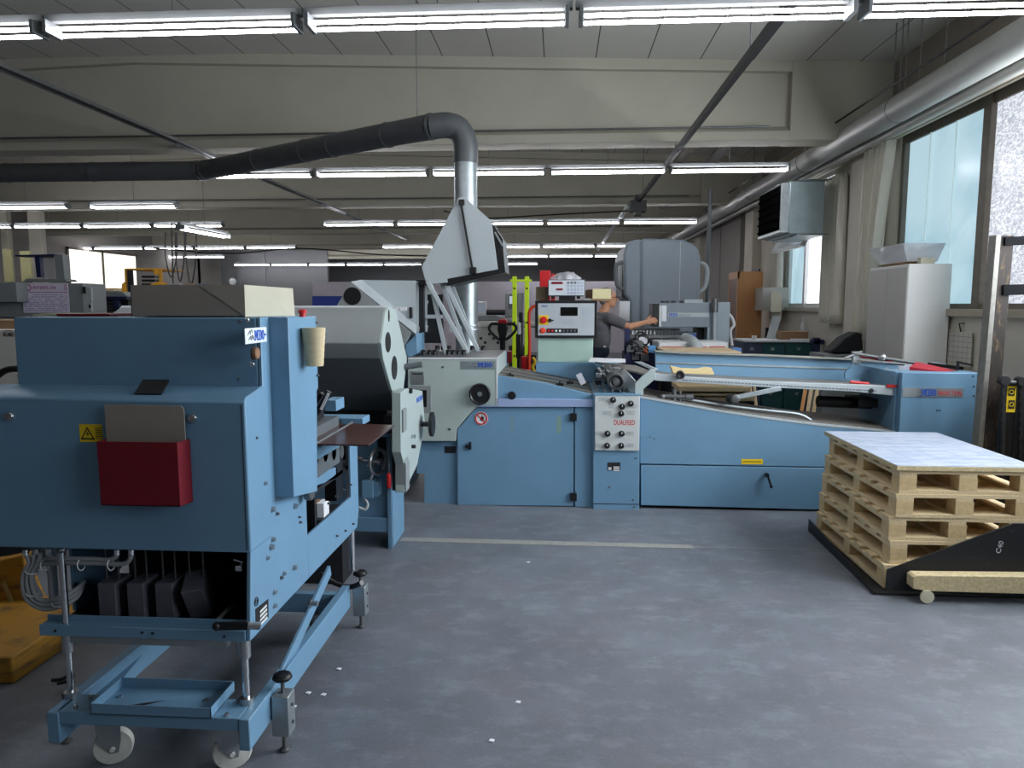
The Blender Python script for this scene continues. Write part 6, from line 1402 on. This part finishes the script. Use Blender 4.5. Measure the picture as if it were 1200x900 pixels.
m.box(hip.x-.13, hip.x+.13, Yp_-.17, Yp_+.17, 1.4, 1.41) if False else None
fuse('t_shirt', m, SHIRT, .012, per)
m = MB(); m.ball(hip+Vector((0, 0, .01)), 1, 20, 14, (.136, .174, .125))
for s in (-1, 1): capsule(m, [hip+Vector((0, .085*s, -.04)), knee(s), ank(s)+Vector((0, 0, .0))], [.098, .078, .07])
fuse('trousers', m, JEANS, .012, per)
m = MB()
for s in (-1, 1): m.ball(ank(s)+Vector((.06, 0, -.052)), 1, 16, 10, (.135, .052, .052)); m.box(ank(s).x-.07, ank(s).x+.19, ank(s).y-.045, ank(s).y+.045, .141, .17)
obj('shoes', m, BLACK, per)
one('step_platform', MB().box(hip.x-.35, hip.x+.5, Yp_-.3, Yp_+.3, .0, .14), STEEL_D, 'low grey step platform under the person at the grey feeder', 'platform', bevel=.008)
m = MB().ball(hd_+Vector((-.028, 0, .035)), 1, 24, 16, (.098, .086, .098)).ball(hd_+Vector((-.055, 0, -.02)), 1, 18, 12, (.06, .074, .06))
fuse('hair', m, HAIR, .008, per)
m = MB()
for s in (-1, 1): m.ball(hd_+Vector((.080, s*.03, .014)), .009, 10, 8)
obj('eyes', m, BLACK, per)
m = MB()
for s in (-1, 1): m.ring(hd_+Vector((.098, s*.032, .010)), (1, 0, 0), .02, .002, 20, 6).cyl(hd_+Vector((.098, s*.052, .014)), hd_+Vector((-.01, s*.082, .014)), .002, 6)
obj('glasses', m, BLACK, per)
obj('pocket_patch', MB().fbox(707, 405, 710, 407, Yp_-.165, .004), PAPER, per)

# ================================================================== PALLET TRUCK HANDLES, LIFTERS
Yj = 7.7
t = thing('pallet_truck', 'pallet truck with black loop handle and red cap behind the feeder', 'truck', (PY(589, 420, Yj).x, Yj, 0))
obj('shaft', MB().cyl(PY(589, 398, Yj), PY(589, 460, Yj)+Vector((0, 0, -.6)), .03, 14), BLACK, t)
obj('hub', MB().pry(fpoly([(584, 377), (594, 377), (595, 385), (592, 398), (586, 398), (583, 385)], Yj), Yj-.04, Yj+.04), BLACK, t, bevel=.012)
obj('red_cap', MB().pry(fpoly([(584.5, 374), (593.5, 374), (595, 379), (583.5, 379)], Yj), Yj-.05, Yj+.05), RED_B, t, bevel=.012)
obj('loop_handle', MB().tube(smooth_path([PY(a, b, Yj) for a, b in [(584, 380), (577, 379.5), (573.5, 383), (574.5, 388), (583, 396.5), (589, 398), (595, 396.5), (603.5, 388), (604.5, 383), (601, 379.5), (594, 380)]], 5), .016, 10), BLACK, t)
obj('fork_body', MB().box(PY(560, 420, Yj).x, PY(615, 420, Yj).x, Yj, Yj+.7, .02, .16).box(PY(575, 420, Yj).x, PY(603, 420, Yj).x, Yj-.15, Yj+.05, .1, .5), RED_B, t, bevel=.01)
t = thing('lime_lift_mast', 'lime yellow lift truck mast with two uprights behind the feeder', 'mast', (PY(610, 420, 8.6).x, 8.6, 0))
for px in (603, 617.5):
    p, q = PY(px, 324, 8.6), PY(px-.5, 460, 8.6); obj('upright', MB().box(p.x-.026, p.x+.026, 8.58, 8.64, .05, p.z), GREEN_Y, t, bevel=.004)
obj('cross_bar', MB().fbox(597.5, 327.5, 623, 330, 8.57, .06), GREEN_Y, t, bevel=.003)
m = MB()
for px in (603, 617.5):
    for py in (338, 378, 417): m.cyl(PY(px, py, 8.575), PY(px, py, 8.57), .012, 10)
obj('bolt', m, BLACK, t)
obj('base', MB().box(PY(598, 400, 8.6).x, PY(623, 400, 8.6).x, 8.5, 9.4, 0, .12), BLACK_M, t)
t = thing('hand_lift_handle', 'upright black and grey lift handle between the lime uprights', 'handle', (PY(610, 420, 8.2).x, 8.2, 0))
obj('grip', MB().fbox(608, 366, 613, 378, 8.2, .04), BLACK, t, bevel=.01)
obj('neck', MB().fbox(606, 378, 610, 393, 8.2, .04), GREY_L, t, bevel=.01)
obj('lever_column', MB().fbox(604.5, 391, 611, 420, 8.2, .05).fbox(606, 420, 609, 470, 8.2, .05).fbox(611, 378, 613, 425, 8.22, .03), BLACK, t, bevel=.012)
t = thing('red_hand_truck', 'orange red tube hand truck left of the console', 'cart', (PY(622, 420, 8.0).x, 8.0, 0))
obj('tube_frame', MB().tube(smooth_path([PY(a, b, 8.0) for a, b in [(629, 358), (624, 360), (620.5, 365), (620, 375), (620.5, 400), (620, 440), (620, 520)]], 5), .018, 10), ORANGE, t)
obj('lower_body', MB().fbox(610.5, 418, 618.5, 440, 8.0, .12), RED_B, t, bevel=.01)
obj('yellow_strap', MB().tube(smooth_path([PY(a, b, 7.9) for a, b in [(624, 419), (627, 424), (624, 430), (627, 437)]], 5), .018, 8), YEL, t)
obj('black_reel', MB().fbox(622, 416, 628, 440, 8.02, .08), BLACK, t)
one('red_crate', MB().fbox(592, 412, 600, 425, 8.9, .2), RED, 'dark red crate low between pallet truck and lime mast', 'crate', bevel=.006)
# light machines in the far middle
t = thing('printing_machine', 'pale printing machine with grey screen cabinet beyond the lime mast', 'machine', (PY(585, 400, 16).x, 17, 0))
obj('body', MB().gbox(556, 383, 600, 16, 2).fbox(560, 377, 630, 384, 16.3, 1), mat('pale_machine', '#b9bab4', .5), t, bevel=.04)
obj('arm', MB().pry(fpoly([(555, 370), (580, 369), (600, 375), (600, 379), (580, 376), (555, 377)], 15.6), 15.6, 16), GREY_M, t, bevel=.02)
obj('dark_roll', MB().cyl(PY(570, 366, 15.5), PY(592, 366, 15.5), .06, 14), BLACK_M, t)
sc_ = obj('screen_cabinet', MB().fbox(592, 343, 612.5, 372, 16.2, .4), GREY_M, t, bevel=.02)
obj('screen', MB().fbox(597, 347, 605, 356, 16.18, .03), mat('lit_screen', '#b6c0cc', .4, emit=.5), sc_)
obj('screen_surround', MB().fbox(595.5, 346, 606.5, 362, 16.19, .02), GREY_D, sc_)
obj('monitor', MB().fbox(558, 353, 570, 369, 16.5, .1), WHITE, t, bevel=.02)
obj('monitor_glass', MB().fbox(559.5, 354.5, 568.5, 366, 16.48, .03), mat('pale_screen', '#aeb9cc', .4), t)
m = MB()
for i in range(7): m.fbox(557+i*5, 390+(i % 3)*5, 560+i*5, 393+(i % 3)*5, 15.98, .05)
obj('dark_fitting', m, BLACK_M, t)
one('dark_cart', MB().gbox(596, 405, 620, 10.5, .6), BLACK_M, 'dark low cart behind the lime mast', 'cart', bevel=.01)

# ================================================================== LEFT BACKGROUND
t = thing('grey_press', 'wide grey press with tall window cab behind the housing at far left', 'machine', (PY(50, 370, 8.5).x, 9, 0))
obj('body', MB().fbox(-60, 332, 98, 372, 8.5, .45).gbox(-60, 372, 98, 8.55, .4), GREY_M, t, bevel=.01)
obj('front_box', MB().fbox(-60, 331, 20, 354, 8.3, .2), GREY_M, t, bevel=.01)
obj('raised_lid', MB().pry(fpoly([(27, 330), (31, 326.5), (76, 327), (79, 330)], 8.6), 8.6, 8.8), GREY_M, t, bevel=.004)
obj('side_switch', MB().fbox(101, 337, 107, 353, 8.48, .03).fbox(102, 355, 107, 365, 8.48, .03), GREY_L, t)
obj('switch_knob', MB().fbox(104, 357, 106, 361, 8.47, .02).fbox(97, 336, 99, 344, 8.47, .03), BLACK, t)
cb_ = obj('cab_frame', MB().pry(fpoly([(40, 299), (46, 299), (48, 325), (43, 325)], 8.7), 8.7, 8.76).pry(fpoly([(19, 299), (19, 300.8), (64, 299.6), (64, 297.8)], 8.7), 8.68, 8.9), NAVY, t)
obj('cab_panel', MB().pry(fpoly([(63, 299), (73, 298), (76, 329), (66, 329)], 8.7), 8.7, 8.82), GREY_M, cb_, bevel=.004)
obj('cab_window', MB().fbox(50, 301, 64, 326, 8.95, .02), CLEAR, cb_)
obj('window_frame', MB().fbox(48, 300, 51, 328, 8.93, .03).fbox(48, 300, 66, 302, 8.93, .03), GREY_L, cb_)
cal = thing('wall_calendar', 'large year calendar with magenta heading on the grey press', 'calendar', (PY(54, 348, 8.48).x, 8.48, PY(54, 366, 8.5).z))
sh = obj('sheet', MB().fbox(26.5, 332, 80.5, 366.5, 8.48, .008), mat('calendar_paper', '#ddd6e8', .7), cal)
a, b = PY(39, 338.8, 8.48), PY(65, 335.2, 8.48)
text('lettering', 'INTERFLON', TXT_P, sh, a.x, b.x, a.z, b.z, 8.48, bold=.02)
c = PY(33, 337, 8.476); obj('ring_logo', MB().ring(c, (0, 1, 0), .036, .005, 24, 6).ring(c+Vector((-.03, 0, 0)), (0, 1, 0), .018, .004, 16, 6), TXT_P, sh)
obj('heading_line', MB().fbox(28, 342.2, 79, 342.8, 8.477, .002), TXT_P, sh)
a, b = PY(75.5, 340.5, 8.48), PY(78, 333.5, 8.48)
text('year', '2023', TXT_P, sh, a.x, b.x, a.z, b.z, 8.48, rot=90)
m = MB(); rnd = random.Random(5)
for j in range(9):
    x = 28.5
    while x < 78:
        w_ = rnd.uniform(1.2, 3.4)
        if rnd.random() < .8: m.fbox(x, 345+j*2.3, min(x+w_, 79), 346.1+j*2.3, 8.478, .002)
        x += w_+.6
obj('printed_days', m, mat('violet_print', '#a79cc4', .7), sh)
t = thing('press_cover', 'grey machine end with navy arched guards left of the carton', 'machine', (PY(130, 370, 9.5).x, 9.8, 0))
obj('top_cover', MB().pry(fpoly([(110, 345), (117, 341.5), (143, 342), (150, 348), (150, 351), (112, 351)], 9.5), 9.5, 10), GREY_M, t, bevel=.01)
obj('guard_arm', MB().pry(fpoly([(116, 349), (121, 349), (116, 372), (112, 372)], 9.5), 9.48, 9.55).pry(fpoly([(132, 350), (138, 350), (145, 372), (139, 372)], 9.5), 9.48, 9.55).fbox(116, 347.5, 148, 350.5, 9.46, .3), NAVY, t, bevel=.004)
obj('inner_works', MB().gbox(119, 351, 150, 9.6, .3), BLACK_M, t)
m = MB()
for i in range(4): m.cyl(PY(119, 354+4*i, 9.58), PY(134, 354+4*i, 9.58), .02, 10)
obj('roller', m, STEEL_D, t)
# stacked crates far left room
for i in range(4):
    one('wooden_pallet', MB().fbox(111+i*6, 337.5, 116+i*6, 341, 15.5, .5), WOOD, ['first', 'second', 'third', 'fourth'][i]+' small pale crate in the row left of the yellow forklift', 'crate', 'far row of crates')
one('crate_stand', MB().gbox(108, 341, 138, 15.5, .6), GREY_M, 'grey stand below the far row of crates', 'stand')
struct('window_5', MB().fbox(4, 340, 16, 355, 18, .05), G_SKY)  # bright far doorway as a glowing panel set above the floor
one('pale_curtain', MB().fbox(4, 292, 14, 330, 16.5, .05), mat('pale_yellow_strip', '#b9b688', .7), 'leftmost pale yellow strip curtain behind the press', 'curtain')
one('pale_curtain', MB().fbox(24, 294, 36, 330, 16.5, .05), mat('pale_yellow_strip_b', '#b9b688', .7), 'right pale yellow strip curtain behind the press cab', 'curtain')
# white inner room wall at far left
x0, x1 = PY(64, 330, 28).x, PY(172, 330, 28).x
struct('wall_inner', MB().box(XL, x1, 28, 28.2, 0, PY(120, 296, 28).z), mat('warm_white_wall', '#efebe2', .8)) 
# yellow forklift
Yk = 13.5
t = thing('yellow_forklift', 'yellow forklift mast and guard behind the carton', 'forklift', (PY(168, 360, Yk).x, 14, 0))
obj('overhead_guard', MB().fbox(146, 314.5, 188, 316.2, Yk, .9).fbox(146, 315, 149, 334, Yk, .06).fbox(186, 315, 189, 332, Yk, .06), mat('forklift_yellow', '#d29a1e', .45), t, bevel=.006)
YF_ = bpy.data.materials['forklift_yellow']
obj('mast', MB().fbox(149.5, 316, 154, 345, Yk-.1, .08), BLACK_M, t)
obj('tilt_housing', MB().pry(fpoly([(146, 333), (150, 330), (152, 343), (146, 343)], Yk), Yk-.1, Yk+.1).pry(fpoly([(181, 316), (187, 316), (188, 322), (182, 322)], Yk), Yk-.05, Yk+.1).pry(fpoly([(187, 330), (192, 333), (190, 336), (178, 336), (178, 333)], Yk), Yk-.05, Yk+.2), YF_, t, bevel=.01)
m = MB()
for i in range(3): m.fbox(166, 323+4.5*i, 181, 325.5+4.5*i, Yk+.1, .2)
obj('fork_carriage', m, BLACK, t)
obj('chassis', MB().gbox(146, 343, 190, Yk+.1, 1.4), YF_, t, bevel=.02)
# machine tops over the carton
for i, px in enumerate((196, 214, 228)):
    one('machine_top', MB().gbox(px, 332.5, px+[15, 11, 15][i], 12.5, .4), [GREY_M, CARD_B, GREY_D][i], ['grey', 'brown', 'dark grey'][i]+' machine top just visible over the carton under the hanging cables', 'machine', bevel=.01)
one('white_light_fitting', MB().lathe(PY(274, 330, 12.5), (0, -1, 0), [(.02, 0), (.055, .02), (.06, .06), (.02, .07)], 16).box(PY(274, 330, 12.5).x-.01, PY(274, 330, 12.5).x+.01, 12.5, 12.52, 0, PY(274, 331, 12.5).z), WHITE, 'small white work lamp above the right end of the carton', 'lamp')  # thin post down to the floor is an added support
# storage boxes at left edge below
t = thing('numbered_box', 'white box marked with a number left of the housing', 'box', (PY(5, 420, 4.3).x, 4.5, 0))
bxm = obj('box_body', MB().fbox(-50, 386, 21, 452, 4.3, .5), mat('white_board', '#cdcac4', .7), t, bevel=.004)
a, b = PY(4.5, 394.5, 4.3), PY(16, 389.5, 4.3)
text('lettering', 'KU403', TXT_K, bxm, a.x, b.x, a.z, b.z, 4.3, bold=.015)
obj('red_print', MB().fbox(5.5, 387, 14, 388, 4.298, .003), mat('dull_red_print', '#8c5a50', .7), bxm)
obj('box_stand', MB().gbox(-50, 452, 21, 4.35, .4), BLACK_M, t)
one('carton', MB().fbox(-50, 375, 22, 385.5, 4.35, .35), CARD_B, 'brown carton lying on the white numbered box at left edge', 'box', bevel=.004)
one('floating_hose', MB().tube(smooth_path([PY(-15, 452, 2.9), PY(0, 438, 2.9), PY(10, 433, 2.9), PY(22, 432, 2.9)], 5), .014, 10), BLACK, 'unattached thick black hose curving behind the blue cover at left edge', 'hose')  # short hose piece in mid-air, joined to nothing at either end
# yellow skid
t = thing('yellow_skid', 'scuffed yellow wooden skid with upright end at the left edge', 'skid', (-2.8, 3.4, 0))
obj('base_slab', MB().prz([(PZ(0, 803, 0).x-.9, 2.9), (-2.44, 2.95), (-2.44, 3.62), (-3.6, 3.62)], .0, .13), YSTEEL, t, bevel=.01)
obj('upright_end', MB().pry(fpoly([(-60, 662), (0, 656), (27, 650), (30, 672), (44, 705), (59, 752), (60, 758), (-60, 770)], 3.55), 3.55, 3.62), YSTEEL, t, bevel=.008)
obj('gusset', MB().prism([PY(2, 684, 3.54), PY(6, 680, 3.54), PY(40, 757, 3.5), PY(33, 760, 3.5)], [PY(2, 684, 3.56), PY(6, 680, 3.56), PY(40, 757, 3.56), PY(33, 760, 3.56)]), mat('worn_edge', '#a89a6a', .6, var=.2, scale=20), t)
# books on a low shelf seen through the opening
for i, (px, mm) in enumerate([(360, BEECH), (366, CARD_B), (371.5, PAPER), (375.5, PAPER)]):
    one('binder', MB().fbox(px, 590, px+4, 606.5, 4.2, .1), mm, ['brown', 'tan', 'white', 'pale'][i]+' binder edge seen through the opening of the side plate', 'binder')
one('low_shelf', MB().box(PY(350, 607, 4.2).x, PY(405, 607, 4.2).x, 4.15, 4.5, PY(370, 610, 4.2).z, PY(370, 606.6, 4.2).z).box(PY(352, 607, 4.2).x, PY(400, 607, 4.2).x, 4.2, 4.45, 0, PY(370, 610, 4.2).z), BLACK_M, 'dark low shelf carrying binders behind the opening', 'shelf')
# paper crumbs on the floor
for i, (px, py) in enumerate([(619, 659), (361, 812), (397, 784), (344, 828), (379, 814), (576, 868), (607, 823)]):
    c = PZ(px, py, .001)
    one('paper_crumb', MB().prz([(c.x-.012, c.y-.006), (c.x+.008, c.y-.01), (c.x+.012, c.y+.006), (c.x-.004, c.y+.01)], .0005, .004), PAPER, ['white paper crumb on the floor before the feeder', 'white paper crumb right of the blue base beam', 'white paper crumb farthest up beside the base beam', 'white paper crumb nearest the front star knob', 'white paper crumb second from the star knob', 'white paper crumb lowest in the open floor', 'white paper crumb on the floor in the middle foreground'][i], 'crumb')

# ================================================================== LIGHT
w = bpy.data.worlds.new('world'); bpy.context.scene.world = w; w.use_nodes = True
w.node_tree.nodes['Background'].inputs[0].default_value = (.62, .78, 1, 1); w.node_tree.nodes['Background'].inputs[1].default_value = 1.0
def area(name, loc, sy, sz, power, col, rot=(0, R(90), 0)):
    l = bpy.data.lights.new(name, 'AREA'); l.shape = 'RECTANGLE'; l.size = sz; l.size_y = sy; l.energy = power; l.color = col
    o = bpy.data.objects.new(name, l); C.objects.link(o); o.location = loc; o.rotation_euler = rot
area('daylight', (XW+.25, 4.25, 2.6), 3.3, 1.9, DAY, (.88, .94, 1))
area('daylight', (XW+.25, .5, 2.6), 3.0, 1.9, DAY*.3, (.86, .93, 1))
sc = bpy.context.scene
sc.view_settings.view_transform = 'Standard'; sc.view_settings.look = 'None'; sc.view_settings.gamma = 1; sc.view_settings.exposure = EXPO
sc.cycles.use_denoising = True
sc.cycles.max_bounces = 8; sc.cycles.diffuse_bounces = 5; sc.cycles.glossy_bounces = 4; sc.cycles.transparent_max_bounces = 12
sc.cycles.sample_clamp_indirect = 6
